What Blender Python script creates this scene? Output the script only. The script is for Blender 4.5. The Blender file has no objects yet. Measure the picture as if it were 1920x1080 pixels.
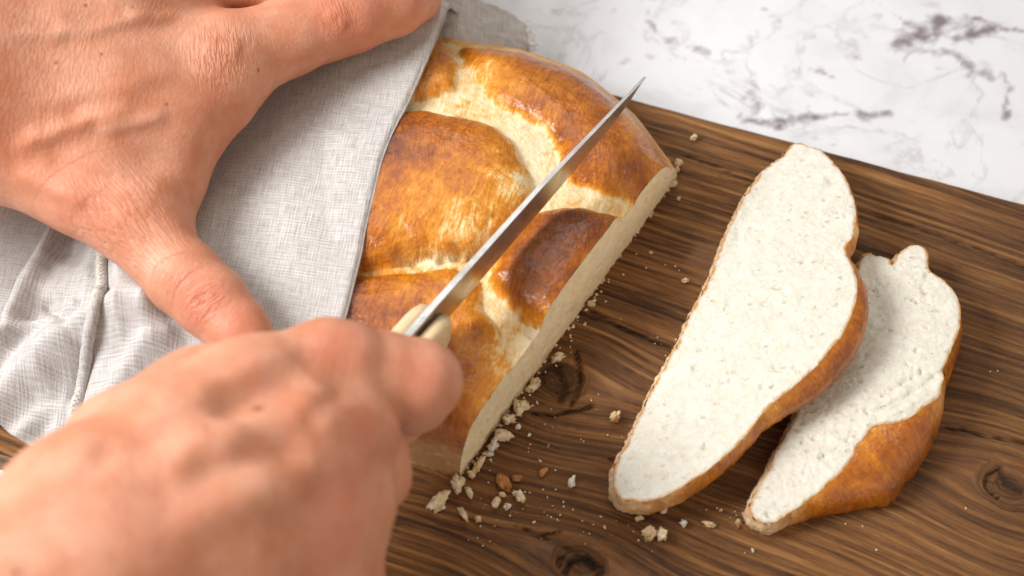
import bpy, math, random
import numpy as np
from mathutils import Vector
from mathutils.geometry import delaunay_2d_cdt
C = bpy.context
S = 0.01                                   # everything below is worked out in centimetres
rng = np.random.default_rng(7)
random.seed(7)

# ------------------------------------------------------------------ camera, world, lamps, exposure
D = 48.0; PT = math.radians(60); FPX = 50/36*1920
CAM = np.array([0, -D*math.cos(PT), D*math.sin(PT)])
FW = np.array([0, math.cos(PT), -math.sin(PT)]); RT = np.array([1., 0, 0]); UP = np.array([0, math.sin(PT), math.cos(PT)])
cd = bpy.data.cameras.new('camera'); cam = bpy.data.objects.new('camera', cd); C.collection.objects.link(cam)
cam.location = CAM*S; cam.rotation_euler = (math.radians(30), 0, 0)
cd.lens = 50; cd.sensor_width = 36; cd.clip_start = 0.01; cd.clip_end = 50
cd.dof.use_dof = True; cd.dof.focus_distance = 0.462; cd.dof.aperture_fstop = 7.1
C.scene.camera = cam
w = bpy.data.worlds.new('World'); C.scene.world = w; w.use_nodes = True
w.node_tree.nodes['Background'].inputs[0].default_value = (1.0, 0.91, 0.82, 1)
w.node_tree.nodes['Background'].inputs[1].default_value = 0.34

def lamp(name, loc, target, size, power, col, sy=None):
    l = bpy.data.lights.new(name, 'AREA'); l.shape = 'RECTANGLE'; l.size = size; l.size_y = sy or size
    l.energy = power; l.color = col
    o = bpy.data.objects.new(name, l); C.collection.objects.link(o)
    o.location = np.array(loc)*S
    o.rotation_euler = (Vector(target)-Vector(loc)).to_track_quat('-Z', 'Y').to_euler()
    return o
lamp('window_light', (-42, -4, 45), (-2, 0, 0), 0.22, 4.75, (0.98, 0.985, 1.0))
lamp('added_sheen_light', (-8, 78, 122), (0, 0, 0), 1.0, 6.5, (0.93, 0.96, 1.0))  # added soft lamp, gives blade, crust and wood something to reflect
lamp('room_bounce', (62, -52, 52), (2, 0, 0), 1.1, 2.7, (1.0, 0.84, 0.66))
sc = C.scene
sc.view_settings.view_transform = 'Standard'; sc.view_settings.look = 'None'
sc.view_settings.exposure = 0; sc.view_settings.gamma = 1
sc.cycles.max_bounces = 6

# ------------------------------------------------------------------ helpers
def at(px, py, z=0.0):
    d = FW+RT*(px-960)/FPX-UP*(py-540)/FPX
    return CAM+d*((z-CAM[2])/d[2])
def atm(pts, z=0.0):
    return np.array([at(p[0], p[1], p[2] if len(p) > 2 else z) for p in pts])
def proj(p):
    v = np.asarray(p)-CAM; ww = v@FW
    return 960+FPX*(v@RT)/ww, 540-FPX*(v@UP)/ww, ww

def perlin(p, seed=0):
    p = np.asarray(p, float); i = np.floor(p).astype(np.int64); f = p-i
    u = f*f*f*(f*(f*6-15)+10)
    def g(dx, dy, dz):
        h = (i[:, 0]+dx)*374761393+(i[:, 1]+dy)*668265263+(i[:, 2]+dz)*2147483647+seed*974711
        h = (h ^ (h >> 13))*1274126177; h = h ^ (h >> 16)
        a = (h & 1023)/1023*2*math.pi; c = ((h >> 10) & 1023)/1023*2-1; s = np.sqrt(1-c*c)
        return s*np.cos(a)*(f[:, 0]-dx)+s*np.sin(a)*(f[:, 1]-dy)+c*(f[:, 2]-dz)
    def L(a, b, t): return a+(b-a)*t
    x0 = L(L(g(0,0,0), g(1,0,0), u[:,0]), L(g(0,1,0), g(1,1,0), u[:,0]), u[:,1])
    x1 = L(L(g(0,0,1), g(1,0,1), u[:,0]), L(g(0,1,1), g(1,1,1), u[:,0]), u[:,1])
    return L(x0, x1, u[:,2])*1.5
def fbm(p, scale=1.0, octv=4, seed=0, rough=0.5):
    p = np.asarray(p, float)*scale; a = 1; s = 0; t = 0
    for k in range(octv):
        s = s+a*perlin(p*2**k+k*17.3, seed+k); t += a; a *= rough
    return s/t
def sstep(a, b, x):
    t = np.clip((x-a)/(b-a), 0, 1); return t*t*(3-2*t)
def v3(xy, z=0.0):
    return np.column_stack([xy[:, 0], xy[:, 1], np.full(len(xy), z)])
def segdist(P, poly, closed=False):
    """distance of 2D/3D points to a polyline, arc-length parameter of the foot, signed side (2D)"""
    Q = np.asarray(poly, float)
    if closed: Q = np.vstack([Q, Q[:1]])
    best = np.full(len(P), 1e9); arc = np.zeros(len(P)); acc = 0
    for a, b in zip(Q[:-1], Q[1:]):
        ab = b-a; L = np.linalg.norm(ab)+1e-12
        t = np.clip(((P-a)@ab)/(L*L), 0, 1)
        d = np.linalg.norm(P-(a+t[:, None]*ab), axis=1)
        m = d < best; best[m] = d[m]; arc[m] = acc+t[m]*L; acc += L
    return best, arc
def inside(P, poly):
    Q = np.asarray(poly); r = np.zeros(len(P), bool); x, y = P[:, 0], P[:, 1]
    for (x0, y0), (x1, y1) in zip(Q, np.roll(Q, -1, 0)):
        c = ((y0 > y) != (y1 > y)) & (x < (x1-x0)*(y-y0)/(y1-y0+1e-15)+x0); r ^= c
    return r
def sdpoly(P, poly):
    d, _ = segdist(P, poly, True); return np.where(inside(P, poly), d, -d)
def resample(poly, n, closed=False):
    Q = np.asarray(poly, float)
    if closed: Q = np.vstack([Q, Q[:1]])
    L = np.r_[0, np.cumsum(np.linalg.norm(np.diff(Q, axis=0), axis=1))]
    t = np.linspace(0, L[-1], n, endpoint=not closed)
    return np.column_stack([np.interp(t, L, Q[:, k]) for k in range(Q.shape[1])])
def smooth_line(poly, n, closed=False):
    """Catmull-Rom through the points, then even spacing"""
    Q = np.asarray(poly, float); m = len(Q); out = []
    for i in range(m if closed else m-1):
        if closed: a, b, c, d = Q[i-1], Q[i], Q[(i+1) % m], Q[(i+2) % m]
        else: a, b, c, d = Q[max(i-1, 0)], Q[i], Q[i+1], Q[min(i+2, m-1)]
        for t in np.linspace(0, 1, 8, endpoint=False):
            out.append(0.5*(2*b+(c-a)*t+(2*a-5*b+4*c-d)*t*t+(3*b-a-3*c+d)*t**3))
    if not closed: out.append(Q[-1])
    return resample(np.array(out), n, closed)

def mk(name, V, F, mats, parent=None, attrs=None, origin=None, smooth=True, uv=None, matidx=None):
    V = np.asarray(V, float)
    if parent is not None: origin = np.array(parent['o'])
    if origin is None: origin = np.array([V[:, 0].mean(), V[:, 1].mean(), V[:, 2].min()])
    me = bpy.data.meshes.new(name); W = (V-origin)*S
    if isinstance(F, np.ndarray):
        me.vertices.add(len(W)); me.vertices.foreach_set('co', W.astype(np.float32).ravel())
        k = F.shape[1]; me.loops.add(F.size); me.loops.foreach_set('vertex_index', F.astype(np.int32).ravel())
        me.polygons.add(len(F)); me.polygons.foreach_set('loop_start', (np.arange(len(F))*k).astype(np.int32))
        me.update(calc_edges=True); me.validate()
    else:
        me.from_pydata(W.tolist(), [], F)
    me.polygons.foreach_set('use_smooth', np.full(len(me.polygons), smooth))
    if not isinstance(mats, (list, tuple)): mats = [mats]
    for m in mats: me.materials.append(m)
    if matidx is not None: me.polygons.foreach_set('material_index', np.asarray(matidx, np.int32))
    for k, a in (attrs or {}).items():
        a = np.asarray(a, np.float32)
        t = 'FLOAT' if a.ndim == 1 else 'FLOAT_VECTOR'
        at_ = me.attributes.new(k, t, 'POINT'); at_.data.foreach_set('value' if a.ndim == 1 else 'vector', a.ravel())
    o = bpy.data.objects.new(name, me); C.collection.objects.link(o)
    if parent is not None: o.parent = parent
    else: o.location = origin*S
    me.update()
    return o
def thing(name, label, cat, o, group=None):
    e = bpy.data.objects.new(name, None); C.collection.objects.link(e); e.empty_display_size = 0.01
    e.location = np.array(o)*S; e['o'] = [float(x) for x in o]; return tag(e, label, cat, group)
def tag(o, label=None, cat=None, group=None, kind=None):
    if label: o['label'] = label
    if cat: o['category'] = cat
    if group: o['group'] = group
    if kind: o['kind'] = kind
    return o
def gridfaces(nu, nv, flip=False):
    i, j = np.meshgrid(np.arange(nu-1), np.arange(nv-1), indexing='ij'); a = (i*nv+j).ravel()
    F = np.column_stack([a, a+nv, a+nv+1, a+1]); return F[:, ::-1].copy() if flip else F
def vnormals(V, F):
    N = np.zeros_like(V); n = np.cross(V[F[:, 2]]-V[F[:, 0]], V[F[:, -1]]-V[F[:, 1]])
    for k in range(F.shape[1]): np.add.at(N, F[:, k], n)
    return N/(np.linalg.norm(N, axis=1, keepdims=True)+1e-12)
def tube(path, r, seg=6, closed=False):
    P = np.asarray(path, float); n = len(P); r = np.broadcast_to(r, n)
    T = np.gradient(P, axis=0); T /= np.linalg.norm(T, axis=1, keepdims=True)+1e-12
    A = np.cross(T, np.array([0.13, 0.21, 0.97])); A /= np.linalg.norm(A, axis=1, keepdims=True)+1e-12; B = np.cross(T, A)
    th = np.linspace(0, 2*math.pi, seg, endpoint=False)
    V = (P[:, None]+r[:, None, None]*(np.cos(th)[None, :, None]*A[:, None]+np.sin(th)[None, :, None]*B[:, None])).reshape(-1, 3)
    F = [(i*seg+j, i*seg+(j+1) % seg, (i+1)*seg+(j+1) % seg, (i+1)*seg+j) for i in range(n-1) for j in range(seg)]
    F += [tuple(range(seg))[::-1], tuple((n-1)*seg+k for k in range(seg))]
    return V, F
def join(parts):
    V, F, o = [], [], 0
    for v, f in parts:
        V.append(v); F += [tuple(int(i)+o for i in q) for q in f]; o += len(v)
    return np.vstack(V), F

# ------------------------------------------------------------------ node shorthand
class M:
    def __init__(s, name):
        s.m = bpy.data.materials.new(name); s.m.use_nodes = True; s.nt = s.m.node_tree
        s.b = s.nt.nodes['Principled BSDF']
    def n(s, t, **kw):
        nd = s.nt.nodes.new('ShaderNode'+t)
        for k, v in kw.items(): setattr(nd, k, v)
        return nd
    def put(s, sock, v):
        if isinstance(v, bpy.types.NodeSocket): s.nt.links.new(v, sock)
        elif v is not None:
            try: sock.default_value = v
            except Exception: sock.default_value = (*v, 1) if len(v) == 3 else v
    def set(s, **kw):
        for k, v in kw.items(): s.put(s.b.inputs[k.replace('_', ' ')], v)
    def attr(s, name, vec=False):
        a = s.n('Attribute', attribute_name=name); return a.outputs['Vector' if vec else 'Fac']
    def obj(s): return s.n('TexCoord').outputs['Object']
    def map(s, v, scale=(1,1,1), loc=(0,0,0), rot=(0,0,0)):
        m = s.n('Mapping'); s.put(m.inputs[0], v); m.inputs['Scale'].default_value = scale; m.inputs['Location'].default_value = loc
        m.inputs['Rotation'].default_value = rot; return m.outputs[0]
    def noise(s, v, scale, detail=3, rough=0.5, dist=0.0, col=False):
        t = s.n('TexNoise'); s.put(t.inputs['Vector'], v); t.inputs['Scale'].default_value = scale; t.inputs['Detail'].default_value = detail
        t.inputs['Roughness'].default_value = rough; t.inputs['Distortion'].default_value = dist
        return t.outputs['Color' if col else 'Fac']
    def voro(s, v, scale, feat='F1', out='Distance'):
        t = s.n('TexVoronoi', feature=feat); s.put(t.inputs['Vector'], v); t.inputs['Scale'].default_value = scale; return t.outputs[out]
    def math(s, op, a, b=None, c=None, clamp=False):
        t = s.n('Math', operation=op, use_clamp=clamp)
        for k, x in enumerate((a, b, c)):
            if x is not None: s.put(t.inputs[k], x)
        return t.outputs[0]
    def rng(s, x, a, b, c=0.0, d=1.0, sm=False):
        t = s.n('MapRange'); t.interpolation_type = 'SMOOTHSTEP' if sm else 'LINEAR'
        s.put(t.inputs[0], x)
        for k, v in enumerate((a, b, c, d)): s.put(t.inputs[k+1], v)
        return t.outputs[0]
    def ramp(s, x, stops, interp='LINEAR'):
        t = s.n('ValToRGB'); s.put(t.inputs[0], x); cr = t.color_ramp; cr.interpolation = interp
        while len(cr.elements) < len(stops): cr.elements.new(0.5)
        for e, (p, c) in zip(cr.elements, stops): e.position = p; e.color = (*c, 1)
        return t.outputs[0]
    def mix(s, f, a, b, mode='MIX'):
        t = s.n('Mix', data_type='RGBA', blend_type=mode); s.put(t.inputs[0], f); s.put(t.inputs[6], a); s.put(t.inputs[7], b); return t.outputs[2]
    def bump(s, h, dist, strength=1.0, prev=None):
        t = s.n('Bump'); t.inputs['Strength'].default_value = strength; t.inputs['Distance'].default_value = dist
        s.put(t.inputs['Height'], h)
        if prev is not None: s.put(t.inputs['Normal'], prev)
        return t.outputs[0]

# ------------------------------------------------------------------ materials
def mat_marble():
    m = M('marble'); v = m.obj(); vein = m.attr('vein'); n1 = m.noise(v, 38, 6, 0.62, 0.6); n2 = m.noise(v, 140, 5, 0.6)
    f = m.rng(m.math('ADD', vein, m.math('MULTIPLY', m.math('SUBTRACT', m.noise(v, 95, 6, 0.7, 0.6), 0.5), 2.0)), 0.30, 0.95); f = m.math('MULTIPLY', f, m.rng(vein, 0.02, 0.22))
    cloud = m.ramp(n1, [(0.28, (0.68, 0.68, 0.69)), (0.42, (0.765, 0.765, 0.775)), (0.6, (0.805, 0.805, 0.815))])
    f2 = m.math('ADD', f, m.math('MULTIPLY', m.rng(m.noise(v, 85, 5, 0.65, 1.2), 0.60, 0.72, 0, 0.28), m.attr('dirt')), clamp=True)
    rv = m.math('ABSOLUTE', m.math('SUBTRACT', m.noise(v, 16, 6, 0.6, 1.0), 0.5)); rv = m.math('MULTIPLY', m.rng(rv, 0, 0.022, 0.42, 0), m.rng(n2, 0.4, 0.6, 0.2, 1))
    cloud = m.mix(rv, cloud, (0.33, 0.31, 0.32))
    m.set(Base_Color=m.mix(f2, cloud, (0.235, 0.19, 0.20)), Roughness=m.rng(n2, 0.3, 0.7, 0.42, 0.55),
          Normal=m.bump(m.noise(v, 500, 2), 0.0002, 0.25))
    return m.m
def mat_board():
    m = M('stained_wood'); g = m.attr('grain', True); crack = m.attr('crack'); knot = m.attr('knot')
    ga = m.map(g, (0.035, 1, 1)); gb = m.map(g, (0.05, 1, 1)); gc = m.map(g, (0.22, 3, 1))
    a = m.noise(ga, 1.5, 3, 0.55, 0.2); b = m.noise(gb, 6.5, 4, 0.6, 0.1); c = m.noise(gc, 9, 4, 0.6)
    sx = m.n('SeparateXYZ'); m.put(sx.inputs[0], g); wv = m.noise(m.map(g, (0.018, 0.5, 1)), 1.0, 2, 0.5)
    ph = m.math('FRACT', m.math('MULTIPLY_ADD', wv, 4.0, m.math('MULTIPLY', sx.outputs[1], 3.0)))
    pk = m.rng(m.math('ABSOLUTE', m.math('SUBTRACT', ph, 0.5)), 0.06, 0.34, 1.0, 0.0, True)
    pk = m.math('MULTIPLY', pk, m.rng(m.noise(m.map(g, (0.11, 1.6, 1)), 1.3, 3, 0.6), 0.38, 0.68, 0.1, 1.0))
    mixv = m.math('ADD', m.math('MULTIPLY', a, 0.45), m.math('MULTIPLY', b, 0.55))
    t = m.math('ADD', m.math('MULTIPLY', m.math('SUBTRACT', mixv, 0.5), 1.0), m.math('MULTIPLY_ADD', c, 0.14, m.math('MULTIPLY_ADD', pk, 0.16, 0.375)))
    col = m.ramp(t, [(0.34, (0.046, 0.018, 0.006)), (0.42, (0.135, 0.055, 0.0155)), (0.50, (0.25, 0.105, 0.028)), (0.58, (0.36, 0.160, 0.045)), (0.67, (0.52, 0.26, 0.088))])
    big = m.noise(m.obj(), 9, 3, 0.5)
    col = m.mix(m.rng(big, 0.4, 0.7, 0, 0.45), col, (0.125, 0.055, 0.022))
    col = m.mix(m.rng(m.noise(m.obj(), 26, 4, 0.6), 0.60, 0.68, 0, 0.4), col, (0.31, 0.165, 0.075))
    col = m.mix(m.math('MULTIPLY', knot, 0.72), col, (0.060, 0.024, 0.010)); col = m.mix(crack, col, (0.010, 0.006, 0.004))
    h = m.math('SUBTRACT', m.math('MULTIPLY_ADD', c, 0.3, t), m.math('MULTIPLY', crack, 1.2))
    m.set(Base_Color=col, Roughness=m.rng(t, 0.35, 0.65, 0.62, 0.42), Normal=m.bump(h, 0.0020, 0.85))
    m.b.inputs['Specular IOR Level'].default_value = 0.35
    return m.m
def mat_crust():
    m = M('bread_crust'); v = m.obj(); bk = m.attr('bake'); st = m.attr('streak', True); wall = m.attr('wall'); pit = m.attr('pit')
    n1 = m.noise(v, 120, 5, 0.65, 0.4); n2 = m.noise(m.map(st, (1, 8.0, 1)), 1.2, 5, 0.68, 1.2); n3 = m.noise(v, 420, 3, 0.6)
    x = m.math('ADD', bk, m.math('MULTIPLY', m.math('SUBTRACT', n1, 0.46), 0.75))
    x = m.math('ADD', x, m.math('MULTIPLY', m.math('SUBTRACT', n2, 0.5), 0.72))
    x = m.math('ADD', x, m.math('MULTIPLY', m.math('SUBTRACT', n3, 0.5), 0.42))
    col = m.ramp(x, [(0.0, (0.82, 0.67, 0.41)), (0.14, (0.79, 0.54, 0.22)), (0.28, (0.70, 0.285, 0.026)), (0.44, (0.57, 0.19, 0.008)), (0.68, (0.37, 0.098, 0.006)), (0.88, (0.22, 0.058, 0.008)), (1.0, (0.15, 0.038, 0.008))])
    wc = m.ramp(m.math('ADD', m.noise(m.map(v, (1, 1, 2.5)), 190, 5, 0.65, 0.5), m.math('MULTIPLY', m.math('SUBTRACT', bk, 0.3), 0.5)), [(0.34, (0.82, 0.66, 0.45)), (0.5, (0.72, 0.50, 0.29)), (0.66, (0.52, 0.29, 0.13))])
    col = m.mix(wall, col, wc); col = m.mix(pit, col, (0.42, 0.27, 0.11))
    bub = m.voro(v, 700)
    h = m.math('ADD', m.math('MULTIPLY', n2, 0.35), m.math('MULTIPLY', n3, 0.45)); h = m.math('ADD', h, m.math('MULTIPLY', n1, 1.1)); h = m.math('ADD', h, m.math('MULTIPLY', bub, 0.35)); h = m.math('ADD', h, m.math('MULTIPLY', m.rng(bk, 0.0, 0.22, 1.6, 0.0), m.noise(v, 230, 5, 0.7, 0.8)))
    col = m.mix(m.math('MULTIPLY', m.rng(bk, 0.0, 0.16, 0.55, 0.0), m.rng(m.noise(v, 240, 4, 0.65, 0.6), 0.42, 0.62)), col, (0.84, 0.75, 0.56))
    rough = m.rng(bk, 0.12, 0.5, 0.58, 0.24); rough = m.math('ADD', rough, m.math('MULTIPLY', wall, 0.4), clamp=True)
    m.set(Base_Color=col, Roughness=rough, Normal=m.bump(h, 0.0009, 0.55))
    m.b.inputs['Specular IOR Level'].default_value = 0.5; m.put(m.b.inputs['Coat Weight'], m.math('MULTIPLY', m.rng(bk, 0.25, 0.6, 0, 0.18), m.math('SUBTRACT', 1.0, wall))); m.b.inputs['Coat Roughness'].default_value = 0.16
    m.b.inputs['Subsurface Weight'].default_value = 0.08; m.b.inputs['Subsurface Radius'].default_value = (0.004, 0.002, 0.001); m.b.inputs['Subsurface Scale'].default_value = 0.5
    return m.m
def mat_crumb(name, c0, c1, c2):
    m = M(name); v = m.obj(); edge = m.attr('edge')
    n1 = m.noise(v, 260, 5, 0.7, 0.8); n2 = m.noise(v, 700, 4, 0.65); vo = m.voro(m.map(v, (1, 1, 1)), 330)
    pn = m.noise(v, 60, 2, col=True); pv = m.n('MixRGB' if False else 'VectorMath', operation='MULTIPLY_ADD')
    m.put(pv.inputs[0], pn); pv.inputs[1].default_value = (.006, .006, .006); m.put(pv.inputs[2], m.map(v, (1, 1.7, 1), rot=(0, 0, 0.5)))
    def pores(scale, lo, big):
        t = m.n('TexVoronoi', feature='F1'); m.put(t.inputs['Vector'], pv.outputs[0]); t.inputs['Scale'].default_value = scale
        sp = m.n('SeparateColor'); m.put(sp.inputs[0], t.outputs['Color']); rr = m.rng(sp.outputs[0], lo, 1, 0.0, big)
        return m.rng(m.math('SUBTRACT', t.outputs['Distance'], rr), -0.10, 0.02, 1, 0)
    pore = m.math('MAXIMUM', pores(300, .70, .38), m.math('MULTIPLY', pores(620, .6, .32), .45))
    col = m.mix(m.rng(n1, 0.35, 0.65), c1, c0); col = m.mix(m.math('MULTIPLY', pore, 0.40), col, c2)
    col = m.mix(m.rng(m.math('ADD', edge, m.math('MULTIPLY', m.math('SUBTRACT', n1, 0.5), 0.9)), 0.35, 0.75), col, (0.58, 0.285, 0.080))
    h = m.math('ADD', n1, m.math('MULTIPLY', n2, 0.55)); h = m.math('SUBTRACT', h, m.math('MULTIPLY', pore, 0.5)); h = m.math('ADD', h, m.math('MULTIPLY', vo, 0.3))
    m.set(Base_Color=col, Roughness=0.9, Normal=m.bump(h, 0.0014, 0.62))
    m.b.inputs['Specular IOR Level'].default_value = 0.15
    m.b.inputs['Subsurface Weight'].default_value = 0.25; m.b.inputs['Subsurface Radius'].default_value = (0.004, 0.003, 0.002); m.b.inputs['Subsurface Scale'].default_value = 0.6
    return m.m
def mat_linen():
    m = M('linen_weave'); uv = m.attr('weave', True)
    sx = m.n('SeparateXYZ'); m.put(sx.inputs[0], uv); wob = m.noise(uv, 0.9, 3)
    a = m.noise(m.map(uv, (19, 1.4, 1)), 1.0, 3, 0.6); b = m.noise(m.map(uv, (1.4, 19, 1)), 1.0, 3, 0.6)
    pa = m.math('SINE', m.math('MULTIPLY_ADD', wob, 3.0, m.math('MULTIPLY', sx.outputs[0], 2*math.pi/0.098)))
    pb = m.math('SINE', m.math('MULTIPLY_ADD', wob, 3.0, m.math('MULTIPLY', sx.outputs[1], 2*math.pi/0.104)))
    wv = m.math('MULTIPLY', pa, pb); gap = m.math('MAXIMUM', pa, pb)
    t = m.math('ADD', m.math('MULTIPLY', a, 0.5), m.math('MULTIPLY', b, 0.5))
    col = m.ramp(t, [(0.30, (0.33, 0.295, 0.26)), (0.48, (0.515, 0.49, 0.465)), (0.66, (0.66, 0.645, 0.63))])
    col = m.mix(m.rng(gap, -0.7, 0.25, 0.36, 0.0), col, (0.24, 0.17, 0.115))
    h = t
    m.set(Base_Color=col, Roughness=0.92, Normal=m.bump(h, 0.0007, 0.8))
    m.b.inputs['Specular IOR Level'].default_value = 0.15
    m.b.inputs['Sheen Weight'].default_value = 0.15
    return m.m
def mat_thread():
    m = M('cotton_thread'); n = m.noise(m.obj(), 900, 3)
    m.set(Base_Color=m.ramp(n, [(0.35, (0.55, 0.48, 0.38)), (0.65, (0.78, 0.72, 0.63))]), Roughness=0.9, Normal=m.bump(n, 0.0003, 0.6)); return m.m
def mat_skin():
    m = M('skin'); v = m.obj(); red = m.attr('red'); mole = m.attr('mole'); wr = m.attr('wrinkle', True); wa = m.attr('wrinkle_depth'); hi = m.attr('vein')
    n1 = m.noise(v, 62, 5, 0.62); n2 = m.noise(v, 300, 4, 0.65)
    col = m.mix(m.rng(n1, 0.38, 0.62), (0.545, 0.212, 0.112), (0.645, 0.312, 0.196))
    col = m.mix(m.rng(m.math('ADD', red, m.math('MULTIPLY', m.math('SUBTRACT', n1, 0.5), 0.5)), 0.15, 1.0, 0, 0.85), col, (0.60, 0.185, 0.105))
    col = m.mix(m.math('MULTIPLY', hi, 0.28), col, (0.50, 0.29, 0.22))
    col = m.mix(m.rng(n2, 0.52, 0.72, 0, 0.36), col, (0.50, 0.20, 0.11))
    fr = m.rng(m.voro(v, 130), 0.0, 0.16, 1, 0); col = m.mix(m.math('MULTIPLY', fr, m.rng(m.noise(v, 90, 2), 0.5, 0.62, 0, 0.5)), col, (0.38, 0.15, 0.075))
    col = m.mix(mole, col, (0.10, 0.035, 0.02))
    # folds: noise stretched along the crease, one coordinate across it
    wn = m.noise(m.map(wr, (1, 0.13, 1)), 8.5, 2, 0.5, 0.25)
    ridg = m.math('ABSOLUTE', m.math('SUBTRACT', wn, 0.5)); fold = m.math('MULTIPLY', m.rng(ridg, 0.0, 0.10), wa)
    col = m.mix(m.math('MULTIPLY', m.rng(ridg, 0.0, 0.035, 0.28, 0), wa, None, True), col, (0.40, 0.14, 0.08))
    cell = m.voro(m.map(v, (1, 1.3, 1), rot=(0, 0, 0.5)), 520, 'DISTANCE_TO_EDGE'); cell2 = m.noise(v, 800, 3, 0.6)
    h = m.math('ADD', m.math('MULTIPLY', m.rng(cell, 0, 0.25), 0.08), m.math('MULTIPLY', cell2, 0.12)); h = m.math('ADD', h, m.math('MULTIPLY', n2, 0.22))
    h = m.math('ADD', h, m.math('MULTIPLY', fold, 0.46))
    m.set(Base_Color=col, Roughness=m.rng(n2, 0.3, 0.7, 0.44, 0.58), Normal=m.bump(h, 0.0009, 0.62))
    m.b.inputs['Specular IOR Level'].default_value = 0.45
    m.b.inputs['Subsurface Weight'].default_value = 0.26; m.b.inputs['Subsurface Radius'].default_value = (0.0085, 0.0030, 0.0016); m.b.inputs['Subsurface Scale'].default_value = 0.6
    return m.m
def mat_steel():
    m = M('knife_steel'); v = m.attr('along', True); n = m.noise(m.map(v, (0.25, 9, 1)), 3, 4, 0.6); s = m.noise(m.obj(), 120, 4, 0.6)
    m.set(Base_Color=m.mix(m.rng(s, 0.5, 0.75, 0, 0.5), (0.52, 0.50, 0.47), (0.36, 0.31, 0.26)), Metallic=1.0, Roughness=m.rng(s, 0.3, 0.7, 0.24, 0.40), Normal=m.bump(n, 0.0001, 0.35)); return m.m
def mat_handle():
    m = M('pale_handle_wood'); v = m.attr('along', True); n = m.noise(m.map(v, (0.6, 6, 6)), 2.0, 4, 0.6)
    m.set(Base_Color=m.ramp(n, [(0.3, (0.60, 0.41, 0.21)), (0.5, (0.72, 0.53, 0.31)), (0.7, (0.78, 0.62, 0.40))]), Roughness=0.42, Normal=m.bump(n, 0.0002, 0.4)); return m.m
def mat_bit(name, c0, c1):
    m = M(name); n = m.noise(m.obj(), 260, 4, 0.65)
    m.set(Base_Color=m.mix(m.rng(n, 0.42, 0.58), c0, c1), Roughness=0.9, Normal=m.bump(m.noise(m.obj(), 700, 3), 0.0008, 0.7)); return m.m
MARBLE, BOARD, CRUST, LINEN, THREAD, SKIN, STEEL, HANDLE = mat_marble(), mat_board(), mat_crust(), mat_linen(), mat_thread(), mat_skin(), mat_steel(), mat_handle()
CRUMB = mat_crumb('white_crumb', (0.81, 0.78, 0.685), (0.72, 0.67, 0.55), (0.58, 0.46, 0.30))
CRUMB_BOUNCE = mat_crumb('cut_crumb_bounce_tint', (0.90, 0.76, 0.53), (0.80, 0.63, 0.40), (0.62, 0.44, 0.24))  # same crumb as the slices, warm bounced light tinted into its colour

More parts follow.
